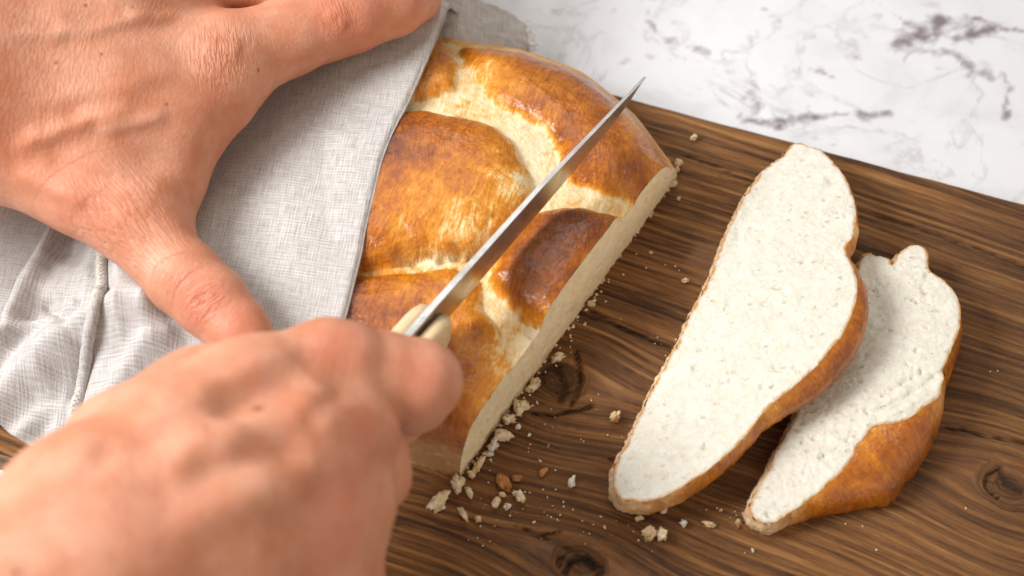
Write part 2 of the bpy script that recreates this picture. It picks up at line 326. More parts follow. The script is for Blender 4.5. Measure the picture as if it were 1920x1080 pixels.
# ------------------------------------------------------------------ table top and board
E1 = np.array([0.9470, -0.3212, 0]); E2 = np.array([0.3212, 0.9470, 0])      # along / across the board
BO = at(1230, 195, 0); BW = 19.9; BT = 2.0
def marble():
    x = np.arange(-34, 34.01, 0.14); y = np.arange(-16, 26.01, 0.14)
    X, Y = np.meshgrid(x, y, indexing='ij'); P = np.column_stack([X.ravel(), Y.ravel()]); P3 = v3(P)
    wv = np.column_stack([fbm(P3, 0.55, 4, 3), fbm(P3, 0.55, 4, 31)])*0.45+np.column_stack([fbm(P3, 1.9, 3, 5), fbm(P3, 1.9, 3, 51)])*0.34
    Q = P+wv
    vein = np.zeros(len(P))
    V = [([(1040,25),(1090,10),(1150,25)],.35,.35),([(1215,0),(1222,45),(1255,75),(1330,95)],.3,.45),([(1165,120),(1190,100),(1260,92)],.3,.4),([(1255,75),(1300,85),(1330,96)],.35,.6),
         ([(1395,115),(1415,155),(1425,165)],.35,.6),([(1475,105),(1500,120),(1570,148)],.14,.5),([(1370,115),(1400,128)],.15,.4),([(1412,185),(1420,205)],.5,.7),([(1390,225),(1480,230),(1560,220),(1660,212)],.26,.8),
         ([(1480,224),(1530,226)],.4,.8),([(1610,213),(1660,216)],.5,.9),([(1650,5),(1670,25),(1710,50)],.13,.7),([(1710,75),(1750,50),(1800,40)],.75,.95),([(1790,75),(1850,50)],.5,.95),
         ([(1690,85),(1730,70)],.5,.9),([(1800,25),(1870,45),(1930,60)],.18,.8),([(1830,35),(1900,55)],.25,.6),([(1770,95),(1810,115),(1850,140)],.5,.75),([(1700,115),(1720,95),(1790,90)],.18,.6),([(1760,125),(1790,130)],.2,.6),
         ([(1780,155),(1815,140)],.18,.5),([(1670,152),(1710,155)],.22,.4),([(1880,140),(1892,170),(1890,215)],.28,.75),([(1410,70),(1425,60)],.35,.6),([(1440,10),(1460,40)],.16,.4),([(1520,40),(1560,60),(1640,75)],.1,.3),([(1590,110),(1615,112)],.12,.5),
         ([(1120,60),(1160,75)],.12,.3),([(1490,300),(1560,270),(1640,262)],.12,.3),([(1700,-60),(1850,-30),(2000,20)],.2,.7),([(1500,-80),(1640,-5)],.15,.6),([(-200,880),(40,960)],.2,.3)]
    for pts, wd, st in V:
        d, _ = segdist(Q, atm(pts, -BT)[:, :2]); br = 0.85+0.95*fbm(P3, 1.5, 3, 8)
        vein = np.maximum(vein, st*np.clip(br, 0.1, 1)*np.exp(-(d/wd)**2*1.9)*1.1)
    dirt = 0.35+0.65*np.exp(-((P-at(1720, 60, -BT)[:2])**2).sum(1)/60)
    o = mk('tabletop', v3(P, -BT), gridfaces(len(x), len(y)), MARBLE, attrs={'vein': vein, 'dirt': dirt}, origin=np.array([0, 0, -BT]))
    tag(o, kind='structure')
    b = 3.0; V = np.array([[x, y, z] for z in (-BT-b, -BT-0.02) for x, y in ((-34, -16), (34, -16), (34, 26), (-34, 26))])
    mk('slab', V, [(0,3,2,1),(0,1,5,4),(1,2,6,5),(2,3,7,6),(3,0,4,7)], MARBLE, smooth=False).parent = o
    sl = o.children[0]; sl.location = Vector((0, 4.96, -3.0))*S; sl.location = (np.array([V[:, 0].mean(), V[:, 1].mean(), V[:, 2].min()])-np.array([0, 0, -BT]))*S
marble()

KN = [((1052, 712), 0.75, 0.6, 0.7), ((1088, 1058), 0.75, 0.5, 1.0), ((1893, 912), 0.9, 0.7, 1.0), ((640, 830), 0.6, 0.5, 0.5)]
def board():
    da = np.arange(-24.0, 17.01, 0.085); db = np.arange(-BW, 0.001, 0.085)
    A, B = np.meshgrid(da, db, indexing='ij'); a, b = A.ravel(), B.ravel()
    edge = 0.05*fbm(np.column_stack([a, np.sign(b+BW/2)*3, a*0]), 0.5, 3, 4)
    P = BO+np.outer(a, E1)+np.outer(b+edge*np.clip(np.abs(b+BW/2)/(BW/2)*4-3, 0, 1), E2)
    N3 = np.column_stack([a*0.13, b*0.5, 0*a])
    q = b+0.55*fbm(np.column_stack([a*0.05, b*0.13, 0*a]), 1, 2, 2)+0.05*fbm(np.column_stack([a*0.3, b*0.6, 0*a]), 1, 2, 9)+0.05*a
    aa = a.copy(); knot = np.zeros(len(a)); crack = np.zeros(len(a))
    for (px, py), R, K, kd in KN:
        k = at(px, py)-BO; ka, kb = k@E1, k@E2
        u, v = a-ka, b-kb
        fall = np.exp(-(u/(R*3.2))**2)
        q = q-1.25*K*np.tanh(v/(K*1.35))*fall*np.exp(-(v/(K*5))**2)
        r = np.sqrt((u/1.35)**2+v**2)+0.10*fbm(np.column_stack([a, b, 0*a]), 1.7, 3, 6)
        wgt = 1-sstep(R*0.45, R*0.95, r)
        q = q*(1-wgt)+(kb+r*2.2)*wgt; aa = aa*(1-wgt)+wgt*(ka+np.arctan2(v, u)*1.5)
        knot = np.maximum(knot, kd*(1-sstep(R*0.15, R*0.85, r))*(0.6+0.6*fbm(np.column_stack([a, b, 0*a]), 3, 3, 12)))
        crack = np.maximum(crack, 0.85*kd*np.exp(-((r-R*0.62)/0.045)**2)*(fbm(np.column_stack([a, b, 0*a]), 0.9, 2, 14) > 0.02))
    CR = [([(1000,775),(1040,778),(1075,770),(1110,762)],.05,.9),([(1080,660),(1090,720),(1075,760)],.05,.8),([(1040,690),(1060,720),(1050,750)],.10,.7),([(1060,1075),(1070,1055),(1100,1046),(1118,1060)],.08,1),([(1095,1050),(1115,1062)],.13,1),
          ([(965,985),(1010,1000),(1050,998)],.035,.8),([(1010,1000),(1090,1045)],.03,.6),([(1110,585),(1180,620),(1260,650)],.05,.75),([(1040,560),(1120,600)],.04,.5),([(1140,860),(1180,882)],.03,.6),
          ([(1760,800),(1840,815),(1925,832)],.04,.75),([(1875,880),(1890,905),(1915,920)],.10,.6),([(1610,395),(1760,440),(1920,500)],.045,.6),([(1350,330),(1420,352)],.03,.6),([(1280,290),(1390,330),(1460,345)],.03,.6),
          ([(820,985),(960,1030)],.03,.5),([(1290,850),(1330,870)],.025,.4)]
    P2 = P[:, :2]+0.12*np.column_stack([fbm(P, 1.2, 3, 71), fbm(P, 1.2, 3, 72)])
    for pts, wd, st in CR:
        d, _ = segdist(P2, atm(pts)[:, :2]); crack = np.maximum(crack, st*np.exp(-(d/wd)**2))
    g = np.column_stack([aa, q, 0*a])
    rel = fbm(np.column_stack([aa*0.06, q*1.8, 0*a]), 1, 3, 2)
    z = 0.022*rel-0.10*crack
    d = np.minimum(np.minimum(-b, b+BW), 17-a); z = z-0.16*(1-np.sqrt(np.clip(1-(1-np.clip(d/0.22, 0, 1))**2, 0, 1)))
    P[:, 2] = z
    n, m_ = len(da), len(db); F = gridfaces(n, m_)
    # the sides, down to the table
    rim = np.r_[np.arange(n)*m_, (n-1)*m_+np.arange(1, m_), (np.arange(n-1)[::-1])*m_+m_-1, np.arange(1, m_-1)[::-1]]
    low = P[rim].copy(); low[:, 2] = -BT+0.02; base = len(P); k = len(rim); ii = np.arange(k)
    Fs = np.column_stack([rim, base+ii, base+(ii+1) % k, np.roll(rim, -1)])
    gl = g[rim]+np.array([0, 0.8, 0.5])
    o = mk('cutting_board', np.vstack([P, low]), np.vstack([F, Fs]), BOARD, attrs={'grain': np.vstack([g, gl]), 'knot': np.r_[knot, knot[rim]*0], 'crack': np.r_[crack, crack[rim]*0]}, origin=np.array([0, 0, -BT]))
    tag(o, 'dark brown wooden cutting board with knots and brushed grain under the bread', 'cutting board')
board()

# ------------------------------------------------------------------ the loaf
P0 = at(862, 897, 0); P1 = at(1268, 335, 0); WC = np.linalg.norm(P1-P0); TD = (P1-P0)/WC; SD = -E1          # across the cut, along the loaf
MI = np.linalg.inv(np.column_stack([SD[:2], TD[:2]]))
def st_of(P): return (np.asarray(P)[:, :2]-P0[:2])@MI.T
fo = st_of(atm([(1275,280,.9),(1200,185,1.5),(1100,105,1.5),(990,65,1.5),(850,45,1.5)]))
FS = np.r_[0, fo[1:, 0], 11, 14, 18]; FT = np.r_[WC, fo[1:, 1], fo[-1, 1]+0.3, fo[-1, 1]-0.8, fo[-1, 1]-3.0]
def tfar(s): return np.interp(s, FS, FT)
def smooth_tfar(s): return (tfar(s-0.6)+tfar(s)+tfar(s+0.6)+2*tfar(s))/5*(s > 0.3)+tfar(s)*(s <= 0.3)
LL = 15.0
LOBES = {  # outlines of the strands as they lie on the top of the loaf
 'A0': [(822,20),(838,50),(852,80),(856,120),(848,150),(815,158),(775,168),(700,200),(690,60)],
 'A': [(858,42),(872,90),(905,135),(930,170),(985,200),(1035,232),(1048,275),(1062,312),(1100,326),(1150,342),(1205,346),(1290,280),(1230,170),(1110,80),(980,40)],
 'B': [(745,196),(800,194),(870,205),(925,222),(965,258),(985,300),(1002,345),(975,390),(925,430),(895,455),(800,462),(740,478),(690,488),(600,480),(600,240)],
 'C': [(1005,385),(1060,372),(1110,374),(1160,386),(1180,400),(1060,600),(1035,605),(990,585),(950,545),(915,510),(930,470),(960,430)],
 'D': [(560,500),(660,500),(700,502),(760,496),(850,488),(895,510),(905,560),(930,600),(955,640),(962,690),(925,760),(900,860),(870,900),(700,880),(540,640)]}
LB = {k: atm(v, 3.5) for k, v in LOBES.items()}; LBs = {k: st_of(v) for k, v in LB.items()}
AMP = {'A0': .45, 'A': .68, 'B': .74, 'C': .82, 'D': .60}; RAD = {'A0': 1.3, 'A': 1.6, 'B': 1.7, 'C': 1.25, 'D': 1.6}
def loaf_z(s, t):
    W = smooth_tfar(s); tau = np.clip(t/W, 0, 1)
    H = 2.75+0.35*np.sin(np.clip(tau, 0, 1)*math.pi)+0.25*sstep(0, 5, s)-1.4*sstep(11, 15, s)-0.2*(1-tau)
    e = np.where(tau < 0.5, 13.0, 3.2)
    prof = np.clip(1-np.abs(2*tau-1)**e, 0, 1)**0.5
    return H*prof, tau
def loaf_lobes(P2):
    z = np.zeros(len(P2)); who = np.full(len(P2), -9.0); d_all = {}
    jit = 0.10*np.column_stack([fbm(v3(P2), 1.1, 3, 41), fbm(v3(P2), 1.1, 3, 42)])
    for k, poly in LB.items():
        d = sdpoly(P2+jit, poly[:, :2]); d_all[k] = d
        x = np.clip(d/RAD[k], 0, 1); z = np.maximum(z, AMP[k]*np.sqrt(np.clip(1-(1-x)**2, 0, 1)))
        who = np.maximum(who, d)
    return z, who, d_all
BK_IN = [(820,80,.5),(800,120,.5),(840,140,.4),(790,150,.33),(900,75,.55),(1000,95,.66),(960,160,.42),(1000,185,.6),(1060,230,.78),(1090,300,.68),(1130,200,.62),(1180,250,.6),(1200,310,.66),(1240,270,.45),(1100,130,.62),(1200,200,.42),(1140,322,.58),(915,115,.28),(1050,75,.6),(1010,215,.42),
 (760,220,.78),(730,280,.88),(860,225,.6),(800,300,.66),(850,340,.52),(920,250,.55),(940,330,.22),(860,400,.26),(780,390,.42),(700,400,.62),(760,440,.42),(690,450,.6),(980,340,.1),(900,430,.17),(820,450,.24),(955,290,.4),
 (1080,390,.84),(1040,420,.82),(1100,440,.84),(980,480,.78),(1000,540,.74),(1060,500,.85),(950,505,.62),(1020,575,.5),(1140,395,.75),(1090,500,.55),
 (680,540,.75),(660,580,.88),(760,530,.55),(830,515,.42),(850,600,.5),(720,570,.66),(880,640,.5),(900,560,.33),(930,680,.28),(900,720,.42),(870,780,.62),(830,830,.8),(945,630,.18),(880,865,.5),(800,760,.7),(850,680,.6)]
BK_OUT = [(860,100,.12),(880,160,.08),(800,180,.1),(980,230,.04),(1020,290,.02),(1020,340,.03),(1120,350,.14),(1080,345,.12),(980,400,.1),(930,430,.18),(800,470,.05),(700,495,.35),(900,490,.12),(940,560,.14),(985,610,.06),(1010,620,.04),(960,700,.1),(930,780,.14)]
def idw(P2, pts, z=3.5, p=3.0):
    Q = atm([(a, b) for a, b, _ in pts], z)[:, :2]; v = np.array([c for *_, c in pts])
    d = np.linalg.norm(P2[:, None]-Q[None], axis=2); wgt = 1/(d**p+0.04); return (wgt*v).sum(1)/wgt.sum(1)
CREV = [([(742,478),(775,478),(800,473),(830,472)],.20,.5),([(845,470),(885,462),(905,458)],.17,.75),([(915,418),(930,405)],.07,.15),([(985,600),(1000,612)],.12,.4)]
def loaf_top(s, t):
    P = P0+np.outer(s, SD)+np.outer(t, TD); zb, tau = loaf_z(s, t)
    zl, who, dd = loaf_lobes(P[:, :2])
    win = sstep(0, 0.07, tau)*sstep(0, 0.10, 1-tau)
    z = zb+(zl-0.25)*win
    pit = np.zeros(len(s)); J = P[:, :2]+0.09*np.column_stack([fbm(P, 2.5, 2, 61), fbm(P, 2.5, 2, 62)])
    for pts, wd, dp in CREV:
        d, _ = segdist(J, atm(pts, 3.3)[:, :2]); pit = np.maximum(pit, np.exp(-(d/wd)**2)*dp*np.clip(0.75+1.3*fbm(P, 2.2, 2, 63), 0.1, 1))
    z = z-pit*0.75
    z = z+win*(0.06*fbm(P, 1.3, 3, 21)+0.02*fbm(P, 6, 3, 22)+0.07*np.abs(fbm(P, 1.6, 3, 27))*sstep(0, .4, dd['C'])-0.05*sstep(.12, -.1, who)*np.abs(fbm(P, 5, 2, 29)))
    return P, z, who, pit, tau
def grainvec(P2, dd):
    g = np.zeros((len(P2), 3)); g[:, :2] = P2
    return g
def loaf():
    L = thing('bread_loaf', 'golden brown plaited bread loaf with its cut end facing the slices', 'bread', at(700, 500, 0))
    # crust
    ns = np.r_[np.arange(0, 11, 0.075), np.arange(11, LL+.01, 0.2)]; k = np.linspace(0, 1, 260)
    tt = 0.5-0.5*np.cos(k*math.pi); tt = 0.55*tt+0.45*k
    Sg, K = np.meshgrid(ns, tt, indexing='ij'); s = Sg.ravel(); t = K.ravel()*smooth_tfar(s)
    P, z, who, pit, tau = loaf_top(s, t)
    z = np.maximum(z, 0); P[:, 2] = z
    # near and far walls: keep a footing, bulge out a little half way up
    nt = len(tt); G = P.reshape(len(ns), nt, 3)
    walls = []
    for side in (0, 1):
        e = G[:, 0 if side == 0 else -1]; n = G[:, 1 if side == 0 else -2]
    bin_ = idw(P[:, :2], BK_IN)*1.02; bout = idw(P[:, :2], BK_OUT)
    e = sstep(-0.10, 0.20, who+0.20*fbm(P, 1.6, 3, 33)+0.12*fbm(P*np.array([1, 1, 0]), 5, 2, 34)); bake = bout*(1-e)+bin_*e
    bake = bake+0.12*fbm(P, 0.9, 3, 35)-0.02
    sl = sstep(0.0, 0.035, tau)*sstep(0.0, 0.03, 1-tau)
    nearwall = 1-sstep(1.2, 2.05, z)*np.where(tau < .5, 1, 0)-np.where(tau >= .5, 1, 0)
    nearwall = np.clip(nearwall, 0, 1); farwall = (1-sstep(0.8, 2.3, z))*(tau > .5)
    bake = bake*(1-farwall)+0.36*farwall
    V = G.reshape(-1, 3); F = gridfaces(len(ns), nt)
    N = vnormals(V, F)
    # streaks: run across each strand; warped object-plan coordinates
    ang = np.radians(np.where(who > 0, 70, 20)); pv = np.zeros((len(V), 3))
    wx = 0.5*fbm(P, 0.6, 2, 81); wy = 0.5*fbm(P, 0.6, 2, 82)
    pv[:, 0] = (V[:, 0]+wx)*0.26+(V[:, 1]+wy)*0.97; pv[:, 1] = -(V[:, 0]+wx)*0.97+(V[:, 1]+wy)*0.26
    V = V+N*(nearwall*0.05*fbm(V, 4, 3, 5))[:, None]
    mk('crust', V, F, CRUST, L, {'bake': np.clip(bake, 0, 1), 'streak': pv, 'wall': np.clip(nearwall+0.55*farwall, 0, 1), 'pit': np.clip(pit*1.1, 0, 1)})
    # far-left end cap is under the cloth; the underside
    i0 = np.arange(len(ns))*nt; i1 = i0+nt-1
    # cut face, standing in the plane s = 0
    nz = 44; top = G[0]; zz = np.linspace(0, 1, nz)
    CV = top[:, None, :]*np.array([1, 1, 0])+np.array([0, 0, 1])*(top[:, 2:3]*zz[None])[..., None]
    CV = CV.reshape(-1, 3); hz = np.tile(zz, nt); u = np.repeat(np.linspace(0, 1, nt), nz)
    dis = 0.06*fbm(CV, 2.2, 4, 91, .6)+0.10*np.abs(fbm(CV, 5, 3, 92))-0.03
    win = np.sin(np.clip(hz, 0, 1)*math.pi)**0.3*np.clip(np.minimum(u, 1-u)*25, 0, 1)
    nrm = np.cross(TD, [0, 0, 1]); nrm = nrm*np.sign(nrm@E1)
    CV = CV+nrm*(0.01+dis*np.where(hz > 0.99, 0.25, 1)*np.clip(np.minimum(u, 1-u)*25, 0.1, 1))[:, None]
    edge = np.maximum(sstep(0.10, 0.0, hz*np.repeat(top[:, 2], nz)/3), sstep(0.02, 0, np.minimum(u, 1-u)))*0.55
    mk('cut_face', CV, gridfaces(nt, nz, flip=True), CRUMB_BOUNCE, L, {'edge': edge})
    # shreds hanging off the foot of the cut face
    parts = []
    for i in range(34):
        t_ = rng.uniform(0.2, WC-0.2); c = P0+TD*t_+E1*rng.uniform(-0.02, 0.05); c[2] = rng.uniform(0.0, 0.10)
        v, f = blob(rng.uniform(.03, .085), 2, 1.0, i); parts.append((v*np.array([1, 1, .8])+c, f))
    V, F = join(parts); tag(mk('crumb_shreds', V, F, CRUMB_BOUNCE, L, {'edge': np.full(len(V), .15)}), kind='stuff')
    return L

_ICO = {}
def ico(sub):
    if sub in _ICO: return _ICO[sub]
    import bmesh
    bm = bmesh.new(); bmesh.ops.create_icosphere(bm, subdivisions=sub, radius=1); bm.verts.ensure_lookup_table()
    _ICO[sub] = (np.array([v.co[:] for v in bm.verts]), [tuple(v.index for v in f.verts) for f in bm.faces]); bm.free(); return _ICO[sub]
def blob(r, sub=2, rough=0.7, seed=0):
    v, f = ico(sub); n = fbm(v+seed*3.7, 1.1, 3, seed % 97); n2 = fbm(v+seed*1.7, 2.9, 2, seed % 89)
    n3 = np.abs(fbm(v+seed*2.3, 2.1, 2, seed % 83)); return v*np.clip(1+rough*(n*1.1+0.7*n2-0.6*n3), .15, 2)[:, None]*r, f
loaf()

# ------------------------------------------------------------------ the two slices
def slice_mesh(thing_, top_px, bot, ztop, thick, holes, seed, jag, crust_bulge=0.10, res=0.066, rim_bake=None, grooves=()):
    """top_px: outline of the cut face; ztop(xy)->z; bot: per-point (dx,dy) outset of the foot, or None"""
    n = 700
    base = atm([(p[0], p[1], 1.5) for p in top_px]); base = np.array([at(p[0], p[1], ztop(b[:2])) for p, b in zip(top_px, base)])
    base = np.array([at(p[0], p[1], ztop(b[:2])) for p, b in zip(top_px, base)])
    idx = np.array([p[2] for p in top_px], float); out = np.array([p[3] for p in top_px], float)
    Q = smooth_line(np.column_stack([base[:, :2], idx, out]), n, True); xy = Q[:, :2]; jg = np.clip(Q[:, 2], 0, 1); os_ = Q[:, 3]
    tg = np.roll(xy, -1, 0)-np.roll(xy, 1, 0); tg /= np.linalg.norm(tg, axis=1, keepdims=True); nr = np.column_stack([tg[:, 1], -tg[:, 0]])
    area = np.sum(xy[:, 0]*np.roll(xy[:, 1], -1)-np.roll(xy[:, 0], -1)*xy[:, 1]); nr *= np.sign(area)
    P3 = v3(xy, seed)
    xy = xy+nr*((0.25+0.75*jg)*jag*(fbm(P3, 1.1, 4, seed, .6)*1.0+0.45*fbm(P3, 5, 3, seed+1, .6))+0.02*fbm(P3, 3, 2, seed+5))[:, None]
    lo, hi = xy.min(0), xy.max(0); gx, gy = np.meshgrid(np.arange(lo[0], hi[0], res), np.arange(lo[1], hi[1], res), indexing='ij')
    G = np.column_stack([gx.ravel(), gy.ravel()])+rng.uniform(-.25, .25, (gx.size, 2))*res
    d = sdpoly(G, xy); G = G[d > res*0.6]
    allp = np.vstack([xy, G]); r = delaunay_2d_cdt([Vector(p) for p in allp], [(i, (i+1) % n) for i in range(n)], [], 1, 1e-6)
    tv = np.array([v[:] for v in r[0]]); tf = [tuple(f) for f in r[2]]
    z = np.array([ztop(p) for p in tv]); P3 = v3(tv, 0); de, _ = segdist(tv, xy, True)
    w_ = np.clip(de/0.25, 0, 1)
    pits = np.zeros(len(tv)); pr = np.random.default_rng(seed)
    for c in G[pr.choice(len(G), 130)]:
        R = 0.05+0.10*pr.random()**2.5; u = tv-c; a_ = pr.random()*3.14; u = np.column_stack([u[:, 0]*math.cos(a_)+u[:, 1]*math.sin(a_), (-u[:, 0]*math.sin(a_)+u[:, 1]*math.cos(a_))*1.9])
        pits = np.maximum(pits, R*1.1*np.clip(1-(u**2).sum(1)/R**2, 0, 1)**0.5)
    for (pts, wd, dp) in grooves:
        d, _ = segdist(tv, atm(pts, 1.6)[:, :2]); z = z-dp*np.exp(-(d/wd)**2)*np.clip(0.8+fbm(P3, 1.5, 2, seed+13), .2, 1.5)
    for (px, py, R, dp) in holes:
        c = at(px, py, 1.7)[:2]; pits = np.maximum(pits, dp*np.exp(-((tv-c)**2).sum(1)/R**2))
    z = z+w_*(0.05*fbm(P3, 1.6, 3, seed+3)+0.05*fbm(P3, 6.0, 4, seed+4, .65)-0.9*pits)-0.05*(1-np.clip(de/0.1, 0, 1))
    edge = np.clip(1-de/0.20, 0, 1)*(0.72+0.6*fbm(P3, 2.0, 3, seed+12))
    mk('crumb', np.column_stack([tv, z]), tf, CRUMB, thing_, {'edge': edge})
    # crust wall from the rim down to the foot
    pad = lambda a_, k: np.convolve(np.r_[a_[-k:], a_, a_[:k]], np.ones(2*k+1)/(2*k+1), 'valid')
    os_ = pad(os_, 24); ns_ = np.column_stack([pad(nr[:, 0], 46), pad(nr[:, 1], 46)]); ns_ /= np.linalg.norm(ns_, axis=1, keepdims=True); wn_ = np.clip(os_/0.5, 0, 1)[:, None]; nr = nr*(1-wn_)+ns_*wn_
    rows = 13; W = np.zeros((rows, n, 3)); zt = np.array([ztop(p) for p in xy])-0.05
    for k in range(rows):
        f = k/(rows-1); zb = np.maximum(zt-thick(xy), 0.03)
        off = os_*np.sin(f*math.pi/2)**0.8+crust_bulge*np.sin(f*math.pi)
        ln = np.column_stack([xy+nr*off[:, None], np.zeros(n)])
        W[k, :, :2] = ln[:, :2]+nr*(0.05*fbm(np.column_stack([xy*2.2, np.full(n, f*3)]), 1, 3, seed+8)+0.08*(0.25+0.75*jg)*fbm(np.column_stack([xy*6.5, np.full(n, f*5)]), 1, 3, seed+9))[:, None]
        W[k, :, 2] = zt+(zb-zt)*(1-np.cos(f*math.pi/2) if False else f**(1.0))*1.0
        lift = np.where(os_ > 0.35, (1-f)*f*0.9*np.minimum(os_, 1.6), 0); W[k, :, 2] += lift
    V = W.reshape(-1, 3); i, j = np.meshgrid(np.arange(rows-1), np.arange(n), indexing='ij'); a = (i*n+j).ravel(); b = (i*n+(j+1) % n).ravel()
    F = np.column_stack([a, b, b+n, a+n]); F = F if area < 0 else F[:, ::-1].copy()
    jj = np.tile(jg, rows); fr = np.repeat(np.linspace(0, 1, rows), n)
    bake = np.where(jj > 0.5, 0.20, 0.0)+(1-jj)*(0.56+0.28*fbm(V, 0.9, 3, seed+6)-0.22*sstep(.15, 0, fr)+0.1*np.clip(np.tile(os_, rows), 0, 1))
    if rim_bake is not None:
        for (px, py, R, val) in rim_bake:
            c = at(px, py, 1.0)[:2]; g = np.exp(-((V[:, :2]-c)**2).sum(1)/R**2); bake = bake*(1-g)+val*g
    pv = np.column_stack([V[:, 2]*1.2, np.cumsum(np.full(n, .1))[np.tile(np.arange(n), rows)], np.zeros(len(V))])
    # foot
    ring = V[-n:]; cen = ring.mean(0); V = np.vstack([V, cen]); last = (rows-1)*n
    Ft = [tuple(int(x) for x in q) for q in F]+[(last+k, last+(k+1) % n, len(V)-1) for k in range(n)]
    ap = lambda a_, v: np.r_[a_, v]
    mk('crust', V, Ft, CRUST, thing_, {'bake': np.clip(ap(bake, .4), 0, 1), 'streak': np.vstack([pv, pv[-1:]]), 'wall': ap(jj*0.8, 1), 'pit': np.zeros(len(V))})

def slices():
    # (px, py, rough left edge?, foot outset)
    s1 = [(1490,268,1,0),(1515,272,.7,0),(1545,285,.5,.0),(1575,315,.2,.05),(1595,350,0,.08),(1605,395,0,.1),(1602,435,0,.1),(1586,468,.3,.22),(1601,500,.2,.3),(1608,530,0,.4),(1604,572,0,.5),(1584,618,0,.6),(1550,665,0,.6),(1502,713,0,.5),(1455,752,0,.32),(1425,780,0,.12),(1408,806,0,.1),(1380,836,0,.14),(1338,872,0,.14),(1290,905,.2,.1),(1245,930,.5,.08),(1200,940,.8,.0),(1160,932,1,0),(1150,895,1,0),(1158,865,1,0),
          (1185,810,1,0),(1217,740,1,0),(1252,680,1,0),(1290,600,1,0),(1327,530,1,0),(1347,480,1,0),(1380,400,1,0),(1402,358,1,0),(1440,310,1,0),(1468,290,1,0)]
    a = at(1160, 870, 1.2)[:2]; b = at(1450, 305, 1.2)[:2]; dr = (b-a)/np.linalg.norm(b-a); pn = np.array([dr[1], -dr[0]])
    z1 = lambda p: 1.0+max(0.0, float((np.asarray(p)-a)@pn))*0.38
    t1 = thing('bread_slice', 'long white bread slice resting on top of the other slice', 'bread slice', at(1370, 640, 0))
    th1 = lambda xy: np.full(len(xy), 0.98)
    slice_mesh(t1, s1, None, z1, th1, [(1560,340,.16,.15),(1308,678,.10,.15),(1450,700,.12,.1),(1372,560,.12,.12)], 11, 0.13, rim_bake=[(1595,470,.4,.12),(1440,795,.45,.16),(1600,600,1.2,.55),(1500,760,1.2,.62)])
    s2 = [(1620,478,1,0),(1645,478,1,0),(1668,484,1,0),(1674,494,1,0),(1690,470,1,0),(1718,457,1,0),(1738,470,.8,0),(1744,503,.5,0),(1772,525,.5,0),(1795,552,.3,.05),(1802,582,0,.15),(1799,620,0,.25),(1784,655,0,.3),(1772,690,0,.3),(1762,740,.3,.15),(1735,762,0,.85),(1700,786,0,1.15),(1668,795,0,1.45),(1640,800,0,1.9),(1612,832,0,1.9),(1592,868,0,1.4),(1562,900,0,.8),(1518,935,0,.25),(1478,963,.6,.05),(1445,980,1,0),(1412,968,1,0),(1408,938,1,0),(1440,882,1,0),(1458,845,1,0),(1480,800,1,0),(1520,715,1,0),(1555,640,1,0),(1585,560,1,0)]
    a2 = at(1430, 920, .9)[:2]; b2 = at(1600, 520, .9)[:2]; d2 = (b2-a2)/np.linalg.norm(b2-a2); p2 = np.array([d2[1], -d2[0]])
    z2 = lambda p: 0.85+min(0.85, max(0.0, float((np.asarray(p)-a2)@p2))*0.22)
    t2 = thing('bread_slice', 'shorter torn bread slice lying half under the other, with rounded shiny crust', 'bread slice', at(1620, 720, 0))
    slice_mesh(t2, s2, None, z2, lambda xy: np.full(len(xy), 3.0), [(1650,600,.16,.08),(1630,520,.15,.12)], 23, 0.09, grooves=[([(1775,690),(1725,728),(1680,752),(1640,765)],.09,.13),([(1770,715),(1720,750),(1660,780)],.13,-.12),([(1745,690),(1700,712),(1660,735)],.07,.08),([(1600,700),(1650,690)],.2,-.06),([(1745,503),(1735,530),(1742,560)],.07,.10),([(1672,494),(1668,520)],.08,.15),([(1640,500),(1650,560),(1625,640)],.3,.10)], rim_bake=[(1650,800,.5,.14),(1640,850,.8,.45),(1700,860,1.0,.72),(1600,900,.6,.6)])
slices()

